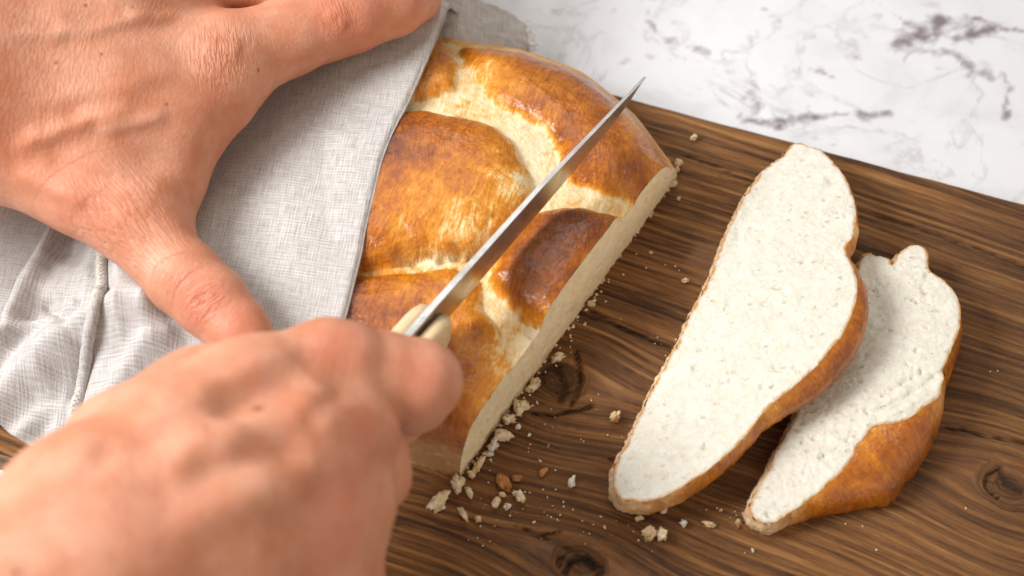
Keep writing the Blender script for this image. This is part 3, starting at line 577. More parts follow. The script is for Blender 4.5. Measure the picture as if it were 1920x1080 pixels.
# ------------------------------------------------------------------ knife
def knife():
    heel = at(800, 640, 3.95); tip = at(1210, 143, 4.75); ax = tip-heel; Lk = np.linalg.norm(ax[:2]); d = np.array([ax[0], ax[1], 0])/Lk; nrm = np.array([d[1], -d[0], 0])
    K = thing('kitchen_knife', 'kitchen knife with steel blade and pale wooden handle cutting the loaf', 'knife', heel*np.array([1, 1, 0]))
    n = 60; x = np.linspace(0, 1, n); V = []; al = []
    z0, z1 = 3.85, 4.72
    zs = np.interp(x, [0, .5, 1], [z0+1.68, 3.95+1.38, z1]); ze = np.interp(x, [0, .55, .8, .92, 1], [z0, 3.93, 4.05, 4.28, z1-0.02])
    for i in range(n):
        c = heel*np.array([1, 1, 0])+d*Lk*x[i]; w_ = 0.10*(1-0.55*x[i])
        for (f, hw) in ((1, w_), (.97, w_*1.02), (.5, w_*.75), (.08, w_*.35), (0, .006)):
            V.append(c+nrm*hw+np.array([0, 0, ze[i]+(zs[i]-ze[i])*f])); al.append((x[i]*Lk, f*2, 0))
        for (f, hw) in ((0, .006), (.08, w_*.35), (.5, w_*.75), (.97, w_*1.02), (1, w_)):
            V.append(c-nrm*hw+np.array([0, 0, ze[i]+(zs[i]-ze[i])*f])); al.append((x[i]*Lk, f*2, 5))
    F = [(i*10+j, i*10+(j+1) % 10, (i+1)*10+(j+1) % 10, (i+1)*10+j) for i in range(n-1) for j in range(10)]
    F += [tuple(range(10))[::-1], tuple((n-1)*10+j for j in range(10))]
    mk('blade', V, F, STEEL, K, {'along': al}, smooth=False)
    # tang and two wooden scales
    def bar(o0, o1, zlo, zhi, x0, x1, rnd, m, name):
        n_, k = 40, 16; V = []; al = []
        for i in range(n_):
            f = i/(n_-1); xx = x0+(x1-x0)*f; tip_ = math.sqrt(max(0, 1-(1-min(1, (f*(abs(x1-x0)))/rnd))**2)) if rnd else 1; tip_ = max(tip_, .08)
            swell = 1+(0.10*math.sin(f*math.pi*1.6) if rnd else 0)
            for j in range(k):
                a_ = 2*math.pi*j/k; cx, cz = math.cos(a_), math.sin(a_); e = .55 if rnd else .15
                u = math.copysign(abs(cx)**e, cx); v = math.copysign(abs(cz)**e, cz)
                mo = (o0+o1)/2; ho = abs(o1-o0)/2
                oo = mo+u*ho; oo = (o0+(oo-o0)*(0.45+.55*tip_)) if rnd else oo
                zz = (zlo+zhi)/2+v*(zhi-zlo)/2*swell*(0.25+.75*tip_)
                V.append(heel*np.array([1, 1, 0])+d*xx+nrm*oo+np.array([0, 0, zz])); al.append((xx, oo*3, zz))
        F = [(i*k+j, i*k+(j+1) % k, (i+1)*k+(j+1) % k, (i+1)*k+j) for i in range(n_-1) for j in range(k)]+[tuple(range(k))[::-1], tuple((n_-1)*k+j for j in range(k))]
        return mk(name, V, F, m, K, {'along': al}, smooth=bool(rnd))
    bar(.11, .66, 3.75, 5.24, 0.75, -10.5, 0.9, HANDLE, 'handle_scale'); bar(-.11, -.66, 3.75, 5.24, 0.75, -10.5, 0.9, HANDLE, 'handle_scale')
    bar(-.118, .118, 3.72, 5.52, 0.3, -10.4, 0, STEEL, 'tang')
knife()

# ------------------------------------------------------------------ linen towel
def cloth_h(x, y):
    """height of the draped cloth over the loaf, the board and the table"""
    st = st_of(np.column_stack([x, y])); s, t = st[:, 0], st[:, 1]
    W = smooth_tfar(np.clip(s, 0, LL)); tau = t/W
    H = 3.55-1.1*sstep(11, 14.5, s)
    dn = np.maximum(-t, 0); df = np.maximum(t-W*0.93, 0); dl = np.maximum(s-14.0, 0)
    d = np.sqrt((dn*0.95)**2+df**2+dl**2)
    h = H*np.exp(-(d/1.9)**1.7)
    inn = np.clip(t/1.4, 0, 1)
    h = h*(0.80+0.20*sstep(0, 1, inn))
    ok = (s > 0) & (t > -0.2) & (t < W) & (s < LL)
    ss, t2 = np.where(ok, s, 1.0), np.where(ok, t, 1.0)
    lz = np.maximum.reduce([np.nan_to_num(loaf_top(ss+a_, np.clip(t2+b_, 0, None))[1]) for a_, b_ in ((0, 0), (.35, 0), (-.35, 0), (0, .35), (0, -.35))])
    return np.where(ok, np.maximum(h, lz+0.06), h)
def cloth():
    T = thing('linen_towel', 'beige linen towel draped over the loaf under the spread hand', 'towel', at(300, 560, 0))
    R = smooth_line(atm([(905,-130,1.0),(868,-55,3.0),(826,30,4.0),(790,115,4.05),(755,195,4.05),(718,285,4.05),(692,385,4.05),(668,490,4.0),(642,590,4.0),(610,690,3.6),(570,790,2.0),(520,880,.4)])[:, :2], 300)
    Lf = smooth_line(atm([(-420,-330,2),(-330,0,2.5),(-260,300,1.5),(-190,560,.8),(-120,720,.3),(-60,775,.2),(0,803,.2),(30,825,.15),(60,838,.15)])[:, :2], 300)
    Bt = smooth_line(atm([(520,880,.4),(420,900,.3),(330,880,.3),(250,850,.2),(165,822,.2),(110,832,.15),(60,838,.15)])[:, :2], 330)
    Tp = smooth_line(np.array([R[0], (R[0]+Lf[0])/2+np.array([-2, .5]), Lf[0]]), 330)
    nu, nv = 300, 330; u = np.linspace(0, 1, nu)[:, None, None]; v = np.linspace(0, 1, nv)[None, :, None]
    X = (1-v)*R[:, None]+v*Lf[:, None]+(1-u)*Tp[None]+u*Bt[None]-((1-u)*(1-v)*R[0]+(1-u)*v*Lf[0]+u*(1-v)*R[-1]+u*v*Lf[-1])
    P = X.reshape(-1, 2); h = cloth_h(P[:, 0], P[:, 1])
    RID = [([(120,330),(82,425),(45,520),(10,610),(-60,700)],.5,1.25,2.2),([(-40,760),(40,705),(120,668),(205,640),(300,640)],.55,.95,1.5),([(330,660),(270,690),(225,720),(150,760)],.45,.45,2),([(0,640),(60,600),(140,560)],.5,-.28,2),
           ([(130,470),(180,520),(190,580)],.6,-.25,2),([(230,500),(280,600),(300,660)],.5,.30,2),([(60,780),(120,720),(190,690)],.45,-.25,1.5),([(-60,560),(-10,480),(40,400)],.6,-.4,2),([(20,800),(90,760)],.3,.3,1),([(-20,680),(50,655),(110,630),(160,610)],.22,.30,1),([(150,660),(175,700),(150,740)],.25,-.3,1),([(110,600),(135,625),(175,640)],.2,-.25,1),([(90,720),(120,745),(100,790)],.3,.25,1),([(250,560),(262,620),(250,680)],.3,.25,1.2),([(20,520),(0,580),(-40,640)],.35,-.35,2),([(185,470),(165,520),(172,560)],.3,.25,2),
           ([(560,330),(540,450),(500,590)],1.4,.12,3.8),([(470,420),(520,520)],.8,-.12,3.6),([(640,330),(600,480),(570,590)],1.0,-.08,4)]
    J = P+0.25*np.column_stack([fbm(v3(P), 0.45, 2, 3), fbm(v3(P), 0.45, 2, 4)])
    for pts, wd, A, z in RID:
        d, arc = segdist(J, atm(pts, z)[:, :2]); h = h+A*np.exp(-(d/wd)**2)
    h = h+0.05*np.abs(fbm(v3(P), 0.5, 3, 15))+0.05*fbm(v3(P), 1.4, 3, 16)*sstep(6.5, 10, st_of(P)[:, 0])
    # rolled fold along the right-hand edge
    vv = np.tile(np.linspace(0, 1, nv), nu); dr, _ = segdist(P, R); h = h+0.03*np.exp(-(dr/0.6)**2)-0.16*np.clip(1-dr/0.22, 0, 1)**2
    h = np.maximum(h, 0.10+0.02*fbm(v3(P), 3, 2, 1))
    # off the near edge of the board the cloth drops a little
    V = np.column_stack([P, h+0.08]); uvw = np.column_stack([st_of(P)[:, 0]*0.8+0.6*P[:, 0]*0, st_of(P)[:, 1], np.zeros(len(P))])
    a_ = math.radians(24); uvw = np.column_stack([P[:, 0]*.96-P[:, 1]*.12, P[:, 1]*1.0+P[:, 0]*0.15, np.zeros(len(P))])
    F = gridfaces(nu, nv); n1 = len(V)
    # the under layer, turned back along the fold
    V2 = V.copy(); V2[:, 2] -= 0.13
    rim = np.r_[np.arange(nv)[::-1], np.arange(1, nu)*nv, (nu-1)*nv+np.arange(1, nv), (np.arange(1, nu-1)[::-1])*nv+nv-1]
    Fr = np.column_stack([rim, np.roll(rim, -1), np.roll(rim, -1)+n1, rim+n1])
    mk('draped_panel', np.vstack([V, V2]), np.vstack([F, F[:, ::-1]+n1, Fr]), LINEN, T, {'weave': np.vstack([uvw, uvw])})
    Vg = V
    def zat(p): return Vg[np.argsort(((Vg[:, :2]-p)**2).sum(1))[:12], 2].max()
    # overlapped upper layer whose hem shows (left of the thumb)
    hp = smooth_line(atm([(196,440,2.0),(205,490,1.9),(212,545,1.6),(221,595,1.3),(224,640,1.2),(210,672,1.0),(190,705,.7),(174,735,.5),(163,765,.3),(150,805,.3),(138,850,.2)])[:, :2], 150)
    hz = np.array([zat(p) for p in hp]); hz = np.convolve(np.pad(hz, 3, 'edge'), np.ones(7)/7, 'valid')
    P3 = np.column_stack([hp, hz+0.13]); P3[:, :2] += 0.03*np.column_stack([fbm(P3, 2, 2, 5), fbm(P3, 2, 2, 6)])
    tv, tf = tube(P3, 0.19+0.03*fbm(P3, 2.5, 2, 8), 10); L_ = np.cumsum(np.r_[0, np.linalg.norm(np.diff(P3, axis=0), axis=1)])
    hem = mk('hem', tv, tf, LINEN, T, {'weave': np.column_stack([tv[:, 0], tv[:, 1]*1.3, np.zeros(len(tv))])})
    tg = np.gradient(P3, axis=0); tg /= np.linalg.norm(tg, axis=1, keepdims=True); sd = np.column_stack([tg[:, 1], -tg[:, 0], 0*tg[:, 0]])
    parts = []; per = 0.17
    for k in range(int(L_[-1]/per)-1):
        a = k*per
        def pt(l, off): return np.array([np.interp(l, L_, P3[:, j]) for j in range(3)])+np.array([np.interp(l, L_, sd[:, j]) for j in range(3)])*off
        p, q = pt(a, -.13), pt(a+per*.5, .14); p2 = pt(a+per, -.13)
        up_ = np.array([0, 0, .20]); mid = lambda x, y: (x+y)/2+np.array([0, 0, .045])
        for (x, y) in ((p, q), (q, p2)): parts.append(tube(np.array([x+up_*.55, mid(x, y)+up_*.9, y+up_*.55]), .026, 5))
    V_, F_ = join(parts); mk('stitching', V_, F_, THREAD, hem) if False else mk('stitching', V_, F_, THREAD, T)
    # corner of the towel behind the loaf, with a frayed end
    A = smooth_line(atm([(770,-75,2.4),(830,-22,2.2),(880,-6,1.6),(930,14,.9),(962,28,.4),(986,45,.1)]), 70); B = smooth_line(atm([(800,120,1.0),(850,110,.9),(880,105,.7),(930,105,.3),(965,100,.1),(992,92,-.1)]), 70)
    w_ = np.linspace(0, 1, 34)[None, :, None]; X = A[:, None]*(1-w_)+B[:, None]*w_; X3 = X.reshape(-1, 3); P = X3[:, :2]
    z = X3[:, 2]+0.22*fbm(v3(P), 0.8, 3, 51)+0.16*fbm(v3(P), 2.2, 3, 52)
    V = np.column_stack([P, z]); n1 = len(V); F = gridfaces(70, 34); V2 = V-np.array([0, 0, .12])
    rim = np.r_[np.arange(34)[::-1], np.arange(1, 70)*34, 69*34+np.arange(1, 34), np.arange(1, 69)[::-1]*34+33]; Fr = np.column_stack([rim, np.roll(rim, -1), np.roll(rim, -1)+n1, rim+n1])
    uv = np.column_stack([P*1.0, 0*z]); fl = mk('frayed_corner', np.vstack([V, V2]), np.vstack([F, F[:, ::-1]+n1, Fr]), LINEN, T, {'weave': np.vstack([uv, uv])})
    parts = []; end = V[-34:]
    for k in range(46):
        p = end[rng.integers(0, 34)]-np.array([rng.uniform(0, .35), 0, 0]); an = rng.uniform(-1.3, 1.5); L2 = rng.uniform(.25, .75); cu = rng.uniform(-5, 5); q = [p.copy()]
        for j in range(9):
            q.append(q[-1]+np.array([math.cos(an), math.sin(an), rng.normal(0, .25)+(.35 if j < 3 else -.2)])*L2/9); an += cu/9
        parts.append(tube(np.array(q), .014, 5))
    V_, F_ = join(parts); tag(mk('loose_threads', V_, F_, THREAD, T), kind='stuff')
    # short fringe along the near hem
    parts = []
    for k in range(110):
        f = rng.uniform(.66, 1); p = np.array([*Bt[int(f*329)], 0]); p[2] = Vg[np.argmin(((Vg[:, :2]-p[:2])**2).sum(1)), 2]-0.02; dr_ = np.array([rng.normal(-.1, .25), -1, 0]); L2 = rng.uniform(.06, .22)
        parts.append(tube(np.array([p+np.array([0, .03, .0]), p+dr_*L2*.5+np.array([0, 0, .02]), p+dr_*L2+np.array([0, 0, -.04])]), .013, 4))
    V_, F_ = join(parts); tag(mk('fringe', V_, F_, THREAD, T), kind='stuff')
cloth()

# ------------------------------------------------------------------ hands: one smooth surface grown from tapered capsules
def smin(a, b, k):
    h = np.clip(0.5+0.5*(b-a)/k, 0, 1); return b*(1-h)+a*h-k*h*(1-h)
def snets(Fd, org, h):
    c = Fd < 0; nx, ny, nz = Fd.shape
    cor = [(i, j, k) for i in (0, 1) for j in (0, 1) for k in (0, 1)]
    sl = lambda A, o: A[o[0]:nx-1+o[0], o[1]:ny-1+o[1], o[2]:nz-1+o[2]]
    s = sum(sl(c, o).astype(np.int8) for o in cor); act = (s > 0) & (s < 8)
    idx = np.full(act.shape, -1, np.int64); ijk = np.argwhere(act); idx[act] = np.arange(len(ijk))
    val = {o: sl(Fd, o)[act] for o in cor}; pos = np.zeros((len(ijk), 3)); cnt = np.zeros(len(ijk))
    for o in cor:
        for ax in range(3):
            if o[ax] == 0:
                q = list(o); q[ax] = 1; q = tuple(q); a, b = val[o], val[q]; m = (a < 0) != (b < 0)
                t = a[m]/(a[m]-b[m]); p = np.tile(np.array(o, float), (m.sum(), 1)); p[:, ax] += t; pos[m] += p; cnt[m] += 1
    V = org+(ijk+pos/cnt[:, None])*h
    Fs = []
    for ax in range(3):
        b_, c_ = (ax+1) % 3, (ax+2) % 3
        A = np.moveaxis(c, (ax, b_, c_), (0, 1, 2)); I = np.moveaxis(idx, (ax, b_, c_), (0, 1, 2))
        e = A[:-1, 1:-1, 1:-1] != A[1:, 1:-1, 1:-1]; w = np.argwhere(e); f0 = A[:-1, 1:-1, 1:-1][e]
        i, j, k = w[:, 0], w[:, 1]+1, w[:, 2]+1
        q = np.column_stack([I[i, j-1, k-1], I[i, j, k-1], I[i, j, k], I[i, j-1, k]]); q[~f0] = q[~f0][:, ::-1]; Fs.append(q)
    F = np.vstack(Fs); F = F[(F >= 0).all(1)]; return V, F
def J(px, py, z, rpx):
    p = at(px, py, z); return p, rpx*proj(p)[2]/FPX
def grow(groups, h, clip_lo, clip_hi):
    """groups: list of (k_in, k_out, [chains]); chain = list of joints (point, radius)"""
    lo = np.array(clip_lo, float); hi = np.array(clip_hi, float); sh = np.ceil((hi-lo)/h).astype(int)
    ax = [lo[i]+np.arange(sh[i])*h for i in range(3)]
    total = np.full(sh, 50.0, np.float32)
    for kin, kout, chains in groups:
        g = np.full(sh, 50.0, np.float32); glo = np.full(3, 1e9); ghi = np.full(3, -1e9)
        for ch in chains:
            for (a, ra), (b, rb) in zip(ch[:-1], ch[1:]):
                pad = max(ra, rb)+max(kin, kout)+0.6; l = np.minimum(a, b)-pad; u = np.maximum(a, b)+pad
                i0 = np.clip(((l-lo)/h).astype(int), 0, sh); i1 = np.clip(((u-lo)/h).astype(int)+1, 0, sh)
                if (i1 <= i0).any(): continue
                sl = tuple(slice(x, y) for x, y in zip(i0, i1)); X, Y, Z = np.meshgrid(*[ax[q][sl[q]] for q in range(3)], indexing='ij', sparse=True)
                ba = b-a; L2 = ba@ba+1e-9; t = np.clip(((X-a[0])*ba[0]+(Y-a[1])*ba[1]+(Z-a[2])*ba[2])/L2, 0, 1)
                d = np.sqrt((X-a[0]-t*ba[0])**2+(Y-a[1]-t*ba[1])**2+(Z-a[2]-t*ba[2])**2)-(ra+(rb-ra)*t)
                g[sl] = smin(g[sl], d.astype(np.float32), kin)
        total = smin(total, g, kout)
    return snets(total, lo, h)
def relax(V, F, n):
    for _ in range(n):
        A = np.zeros_like(V); c = np.zeros(len(V))
        for k in range(4):
            a, b = F[:, k], F[:, (k+1) % 4]; np.add.at(A, a, V[b]); np.add.at(A, b, V[a]); np.add.at(c, a, 1); np.add.at(c, b, 1)
        V = V*0.4+0.6*A/c[:, None]
    return V
def finish_hand(name, label, V, F, ridges, zones, reds, moles, veins, origin, group):
    V = relax(V, F, 3); N = vnormals(V, F)
    X, Y, Wd = proj(V); facing = ((CAM-V)*N).sum(1) > 0
    def pick(px, py):
        d = (X-px)**2+(Y-py)**2; d = np.where(facing, d, 1e9); m = np.argsort(d)[:40]; m = m[d[m] < d[m[0]]+220]; return V[m[np.argmin(Wd[m])]]
    red = np.zeros(len(V)); mole = np.zeros(len(V)); vein = np.zeros(len(V)); wr = np.zeros((len(V), 3)); wa = np.zeros(len(V)); dis = np.zeros(len(V))
    for pts, wd, A in ridges:
        Q = np.array([pick(*p) for p in smooth_line(np.array(pts, float), 5*len(pts))]); Q = smooth_line(Q[::2], 60)
        d, arc = segdist(V, Q); tot = np.linalg.norm(np.diff(Q, axis=0), axis=1).sum(); fade = sstep(0, .25, arc/tot)*sstep(0, .25, 1-arc/tot)
        dis += A*np.exp(-(d/wd)**2)*np.clip(fade, .05, 1)
    for (px, py), R, st in reds:
        c = pick(px, py); red = np.maximum(red, st*np.exp(-((V-c)**2).sum(1)/R**2))
    for (px, py), R in moles:
        c = pick(px, py); mole = np.maximum(mole, np.clip(1.6-1.6*np.linalg.norm(V-c, axis=1)/R, 0, 1)*.85)
    for pts in veins:
        Q = np.array([pick(*p) for p in pts]); d, _ = segdist(V, smooth_line(Q, 40)); vein = np.maximum(vein, np.exp(-(d/.18)**2))
    for (px, py), R, (dx, dy), st, fq in zones:
        c = pick(px, py); e = at(px+dx*40, py+dy*40, c[2])-at(px, py, c[2]); e[2] = 0; e /= np.linalg.norm(e); f_ = np.array([-e[1], e[0], 0])
        g = st*np.clip(1.25*np.exp(-((V-c)**2).sum(1)/R**2)-.12, 0, 1); m = g > wa
        co = np.column_stack([(V-c)@e*fq, (V-c)@f_*fq, (V-c)[:, 2]*.3*fq]); wr[m] = co[m]; wa = np.maximum(wa, g)
    V = V+N*(dis+0.012*fbm(V, 0.9, 3, 5))[:, None]
    o = mk(name, V, F, SKIN, attrs={'red': red, 'mole': mole, 'vein': vein, 'wrinkle': wr, 'wrinkle_depth': wa}, origin=origin)
    return tag(o, label, 'hand', group)

def left_hand():
    palm = [[J(-420,60,9.5,215), J(-120,120,8.0,200), J(60,120,7.0,175)], [J(-420,105,9.3,200), J(-120,162,7.6,178), J(60,225,6.4,142)],
            [J(-60,190,7.0,160), J(200,165,6.4,125), J(415,120,5.75,92)],                # index metacarpal
            [J(-60,80,7.4,170), J(180,30,6.9,130), J(370,-50,6.2,95)], [J(-60,-20,7.4,160), J(150,-80,6.6,120), J(330,-190,5.9,88)], [J(-60,-100,7.0,140), J(120,-180,6.0,110), J(280,-310,5.4,80)],
            [J(60,255,6.2,112), J(230,255,5.6,108), J(308,282,5.2,80)], [J(200,250,5.8,108), J(320,226,5.5,92), J(402,182,5.5,74)], [J(300,310,5.0,66), J(308,345,4.8,58), J(298,405,4.7,62)],                  # muscle between thumb and index
            [J(40,282,6.2,94), J(140,340,5.8,80), J(245,403,5.3,74)]]                   # thumb metacarpal
    thumb = [[J(185,362,5.6,74), J(250,412,5.2,72), J(300,473,4.9,68), J(345,520,4.75,71), J(395,565,4.6,68), J(445,618,4.4,60), J(475,655,4.3,50)]]
    index = [[J(380,135,5.9,86), J(430,112,5.75,86), J(540,70,5.45,72), J(610,40,5.3,73), J(655,28,5.2,71), J(735,6,4.8,63), J(778,-8,4.3,52)]]
    middle = [[J(370,-50,6.2,90), J(520,-62,5.9,80), J(640,-92,5.6,76), J(740,-130,5.0,62), J(800,-160,4.3,52)]]
    ring = [[J(330,-190,5.9,84), J(500,-230,5.8,76), J(620,-270,5.4,70), J(720,-310,4.7,56)]]
    little = [[J(280,-310,5.4,74), J(420,-370,5.2,64), J(520,-410,4.8,58), J(590,-440,4.3,48)]]
    V, F = grow([(0.9, .3, palm), (.22, .85, thumb), (.22, .45, index), (.22, .10, middle), (.22, .15, ring), (.22, .15, little)], 0.10, (-30, -9, 1.8), (-1.0, 22, 13))
    ridges = [([(20,300),(90,262),(175,228),(290,205)],.30,.17),([(180,252),(260,236),(340,210)],.22,.10),([(60,200),(160,178),(280,150),(390,118)],.35,.08),([(0,66),(90,62),(180,48),(250,35),(330,15)],.22,.10),([(230,15),(300,30),(380,8)],.2,.08),
              ([(20,330),(100,370),(180,400)],.3,.12),([(80,300),(170,318),(250,350)],.28,-.10),([(390,60),(425,80),(470,95)],.38,.12),([(340,560),(372,556),(402,534)],.10,-.05),([(350,585),(380,570)],.06,-.05),
              ([(620,8),(650,30),(665,60)],.3,.06),([(610,10),(625,40),(640,70)],.07,-.03),([(355,520),(385,500)],.3,.03)]
    zones = [((432,92), 1.25, (1, -.12), 1.0, 1.0), ((650,28), .75, (1, -.3), .55, 1.0), ((362,560), .85, (.62, .78), 1.0, .9), ((215,440), 2.0, (.80, -.60), 1.0, .85), ((60,130), 3.6, (1, .05), .42, 1.25), ((300,500), 1.0, (.8, .3), .5, 1.1), ((300,20), 1.3, (1, .2), .35, 1.2)]
    reds = [((645,25), 1.1, .85), ((430,95), 1.0, .45), ((365,560), 1.1, .9), ((440,10), .9, .6), ((450,590), 1.0, .6), ((700,40), 1.6, .6), ((150,400), 1.8, .5), ((30,300), 1.2, .35), ((790,10), .8, .5)]
    moles = [((200,96), .055), ((117,114), .05), ((497,128), .06), ((260,5), .05), ((325,190), .035), ((170,2), .035)]
    veins = [[(0,66),(90,62),(180,48),(250,35)], [(180,252),(260,236),(340,210)]]
    return finish_hand('hand', 'left hand pressing the linen towel onto the loaf, thumb spread wide', V, F, ridges, zones, reds, moles, veins, at(200, 250, 3.5), 'hands of the person cutting bread')
def right_hand():
    palm = [[J(-260,1430,11.0,290), J(0,1180,10.2,212), J(175,985,9.6,176), J(330,850,9.0,140), J(470,752,8.4,112), J(610,690,7.9,84)],      # index side
            [J(-150,1520,11.0,290), J(180,1120,9.6,200), J(400,960,8.8,170), J(560,850,8.2,125), J(650,800,7.5,80)],
            [J(200,1200,9.0,190), J(420,1080,8.0,160), J(570,990,7.3,120), J(652,935,6.8,84)], [J(260,1280,8.2,180), J(440,1190,7.0,140), J(590,1120,6.2,100), J(640,1075,5.8,80)], [J(618,668,8.30,62), J(662,674,8.15,62)], [J(668,802,7.72,60), J(686,812,7.5,58)], [J(655,938,7.05,58), J(672,950,6.9,56)],
            [J(250,860,8.0,140), J(380,770,7.2,110), J(500,730,6.6,92)], [J(420,1000,6.4,150), J(560,900,5.6,110)]]
    index = [[J(585,700,7.9,84), J(640,695,7.75,86), J(720,703,7.35,80), J(786,716,7.0,80), J(778,740,6.2,70), J(735,770,5.1,66), J(690,790,4.2,58)]]
    middle = [[J(655,812,7.2,78), J(692,855,6.5,74), J(700,892,6.1,70), J(670,910,5.4,66), J(620,905,4.8,62)]]
    ring = [[J(645,940,6.8,80), J(655,985,6.3,76), J(648,1030,5.8,72), J(610,1030,5.0,66), J(560,1010,4.4,60)]]
    little = [[J(635,1075,5.8,76), J(640,1110,5.2,70), J(625,1150,4.6,66), J(580,1140,4.2,58)]]
    thumb = [[J(380,800,7.0,95), J(470,740,6.0,78), J(560,715,5.2,66), J(610,735,4.7,60), J(640,760,4.4,54)]]
    V, F = grow([(0.8, .3, palm), (.2, .16, index), (.2, .12, middle), (.2, .12, ring), (.2, .2, little), (.25, .3, thumb)], 0.10, (-22, -20, 2.6), (1.5, 2, 14))
    ridges = [([(250,800),(400,715),(520,655),(620,640)],.45,.12),([(400,785),(500,725),(590,690)],.45,-.20),([(250,890),(420,810),(560,770),(690,795)],.5,.15),([(300,1000),(480,930),(640,925)],.5,.10),([(330,900),(480,850),(610,835)],.45,-.17),([(560,800),(610,760),(660,720)],.3,-.10),([(480,1000),(580,950),(660,900)],.4,-.12),([(130,880),(180,860),(210,800)],.3,-.08)]
    zones = [((640,665), 1.0, (1, .2), .35, 1.0), ((690,800), .9, (.8, .6), .35, 1.0), ((200,900), 3, (.8, -.6), .3, 1.1)]
    reds = [((640,645), .9, .8), ((690,800), .8, .9), ((800,700), 1.2, .55), ((660,930), 1.1, .7), ((560,740), .8, .5), ((300,960), 1.8, .35), ((650,1010), 1.1, .7)]
    moles = [((489,748), .17), ((28,1062), .10), ((386,790), .05)]
    return finish_hand('hand', 'right hand closed round the knife handle, blurred in front of the loaf', V, F, ridges, zones, reds, moles, [[(480,640),(505,690),(515,760)]], at(450, 850, 4), 'hands of the person cutting bread')
left_hand(); right_hand()

# ------------------------------------------------------------------ crumbs
MB = {'white': mat_bit('white_bit', (0.82, 0.78, 0.70), (0.70, 0.62, 0.50)), 'cream': mat_bit('cream_bit', (0.84, 0.72, 0.52), (0.72, 0.50, 0.26)), 'brown': mat_bit('crust_bit', (0.52, 0.24, 0.075), (0.36, 0.135, 0.035)), 'tan': mat_bit('toasted_bit', (0.70, 0.45, 0.20), (0.80, 0.66, 0.46))}
def crumb(px, py, L, Wd, ang, h, kind, label, seed, group='crumbs scattered on the board'):
    v, f = blob(1.0, 3 if L > 18 else 2, 0.95, seed); r = proj(at(px, py))[2]/FPX/2
    v = v*np.array([L*r, Wd*r, h]); a = -math.radians(ang); v = np.column_stack([v[:, 0]*math.cos(a)-v[:, 1]*math.sin(a), v[:, 0]*math.sin(a)+v[:, 1]*math.cos(a), v[:, 2]])
    v[:, 2] -= v[:, 2].min(); c = at(px, py, h*.6); v = v+np.array([c[0], c[1], 0.0]); v[:, 2] = np.maximum(v[:, 2]*1.0-0.01, 0.0)+0.005
    return tag(mk('bread_crumb', v, f, MB[kind], smooth=L > 14), label, 'crumb', group)
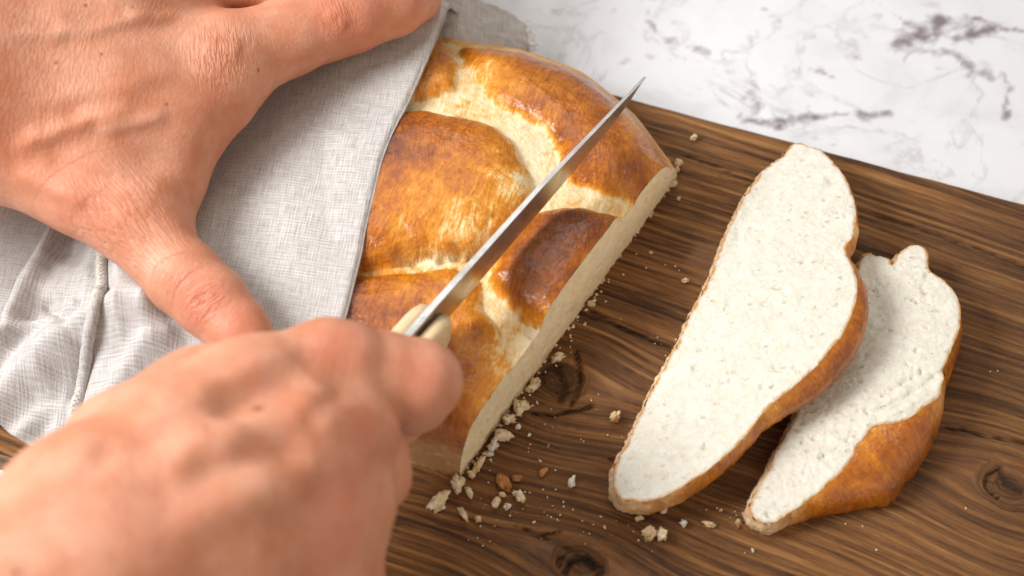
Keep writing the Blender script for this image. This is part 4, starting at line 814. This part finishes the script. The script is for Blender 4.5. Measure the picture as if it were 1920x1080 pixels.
CRL = [(822,942,46,24,-50,.16,'cream','pale triangular crust shard below the near corner of the loaf'),
 (858,912,30,24,60,.25,'cream','chunky cream crumb touching the near bottom corner of the loaf'),(868,965,34,12,60,.16,'cream','slim pale crust sliver, lowest of the crumbs under the loaf corner'),
 (866,905,18,14,70,.2,'tan','small toasted crumb just right of the chunk at the loaf corner'),(880,925,22,12,60,.18,'cream','narrow cream crumb between loaf corner and brown crust flake'),
 (897,975,15,13,0,.16,'tan','round toasted crumb apart on the board, near the bottom of the picture'),(830,952,9,12,80,.12,'white','white nugget beside the triangular crust shard'),
 (945,905,38,22,60,.10,'brown','largest brown crust flake on the board below the loaf'),(942,928,16,12,10,.14,'tan','small tan crumb touching the largest brown crust flake'),(930,945,22,13,-60,.16,'cream','two toned crumb left of a white nugget below the brown flake'),
 (951,950,14,12,0,.15,'white','white nugget below the brown crust flake'),(973,932,24,18,45,.16,'cream','ragged cream crumb right of the brown crust flake'),(969,898,18,13,10,.13,'brown','crumbly brown bit right above the ragged cream crumb'),
 (1019,885,22,13,-50,.08,'brown','lone bright brown crust flake on bare wood'),(1072,905,24,13,-70,.14,'white','lone white crumb lying on bare wood right of the flakes'),
 (1152,785,24,18,-50,.22,'tan','round toasted crumb with white tip beside the dark knot'),(1045,675,24,16,-20,.2,'cream','cream crumb lying beyond the foot of the cut face, above the knot'),
 (1002,725,34,18,-45,.25,'cream','cream chunk leaning on the cut face beside the knot'),(978,765,32,22,-60,.28,'cream','largest of the cream chunks along the cut face'),(955,790,22,18,0,.25,'cream','squarish cream chunk along the foot of the cut face'),
 (943,820,32,24,20,.28,'cream','rough cream chunk half way down the foot of the cut face'),(925,838,26,16,-70,.24,'white','pale ragged chunk next to the foot of the cut face'),(917,852,20,9,10,.14,'white','flat white scrap below the pale ragged chunk'),
 (897,875,34,14,-60,.22,'tan','long tan scrap at the lower end of the cut face'),(884,892,18,13,45,.2,'cream','small cream scrap by the near end of the cut face'),(972,801,10,9,0,.12,'white','tiny white crumb right of the largest cream chunk'),
 (1218,1003,26,22,0,.25,'tan','tan lump, left of a pair of crumbs below the long slice'),(1241,1006,20,24,0,.25,'cream','cream lump, right of a pair of crumbs below the long slice'),(1197,973,16,14,-40,.16,'tan','tan crumb below the lower tip of the long slice'),(1281,982,14,14,90,.16,'white','white crumb between the lower tips of the two slices'),
 (1243,960,12,14,90,.14,'white','bluish white crumb touching the lower tip of the long slice'),(1330,984,22,12,15,.12,'tan','flat tan crumb left of the lower tip of the shorter slice'),(1384,978,10,8,0,.1,'tan','tiny tan crumb beside the lower tip of the shorter slice'),
 (1300,260,12,10,0,.16,'cream','single cream crumb by the far board edge, behind the loaf corner'),(1272,308,12,14,60,.22,'cream','cream crumb at the far foot of the cut face'),(1268,320,10,8,0,.16,'tan','tan crumb below the cream one at the far foot of the cut face'),
 (1262,345,18,12,-30,.2,'cream','shaggy cream crumb stuck at the far end of the cut face'),(1272,373,8,7,0,.12,'white','tiny white crumb near the far end of the cut face'),(1285,527,14,8,0,.1,'cream','pale flat crumb on the wood between loaf and long slice'),
 (1108,572,16,12,0,.16,'cream','cream crumb beside the middle of the cut face'),(1305,680,7,6,0,.1,'brown','dot of brown crust on the face of the long slice')]
CRL = [c for c in CRL if 'dot of brown' not in c[-1]]
for k, c in enumerate(CRL): crumb(*c, seed=100+k)
AREAS = [((760,1000),(900,990),60),((960,950),(100,60),50),((1100,850),(140,120),22),((1340,965),(110,40),18),((1200,420),(110,160),18),((1250,640),(60,150),8),((1000,800),(40,90),20),((1180,990),(80,40),16),((1480,1000),(300,60),10),((1750,780),(140,150),6)]
cnt = 0
for (cx, cy), (sx, sy), n in AREAS[1:]:
    for k in range(n):
        px, py = rng.normal(cx, sx*.55), rng.normal(cy, sy*.55); p = at(px, py); e = (p-P0)
        st = st_of(p[None])[0]
        if (st[0] > -0.25 and 0 < st[1] < 16) or px < 790: continue
        if inside(np.array([[px, py]]), [(1490,260),(1610,340),(1640,560),(1750,440),(1820,600),(1770,860),(1640,950),(1420,995),(1400,950),(1200,960),(1140,930),(1150,860)])[0]: continue
        s_ = rng.uniform(2.0, 5) if rng.random() < .88 else rng.uniform(6, 9)
        crumb(px, py, s_, s_*rng.uniform(.5, .9), rng.uniform(0, 180), s_*.008, ['white', 'cream', 'tan', 'cream', 'brown'][rng.integers(0, 5)], 'tiny speck of bread lying loose on the dark wooden board', 200+cnt, 'tiny bread specks on the board'); cnt += 1

for k in range(55):                                                  # fine trail along the foot of the cut face
    f = rng.random()**1.3; c = P0+TD*(0.3+f*WC*0.62)+E1*(0.08+abs(rng.normal(0, .22))); px, py, _ = proj(np.array([c[0], c[1], 0.0])); s_ = rng.uniform(3, 8)
    crumb(px, py, s_, s_*rng.uniform(.5, .9), rng.uniform(0, 180), s_*.010, ['white', 'cream', 'cream', 'tan'][rng.integers(0, 4)], 'small pale crumb in the trail along the foot of the cut loaf', 500+k, 'crumb trail at the foot of the cut loaf')
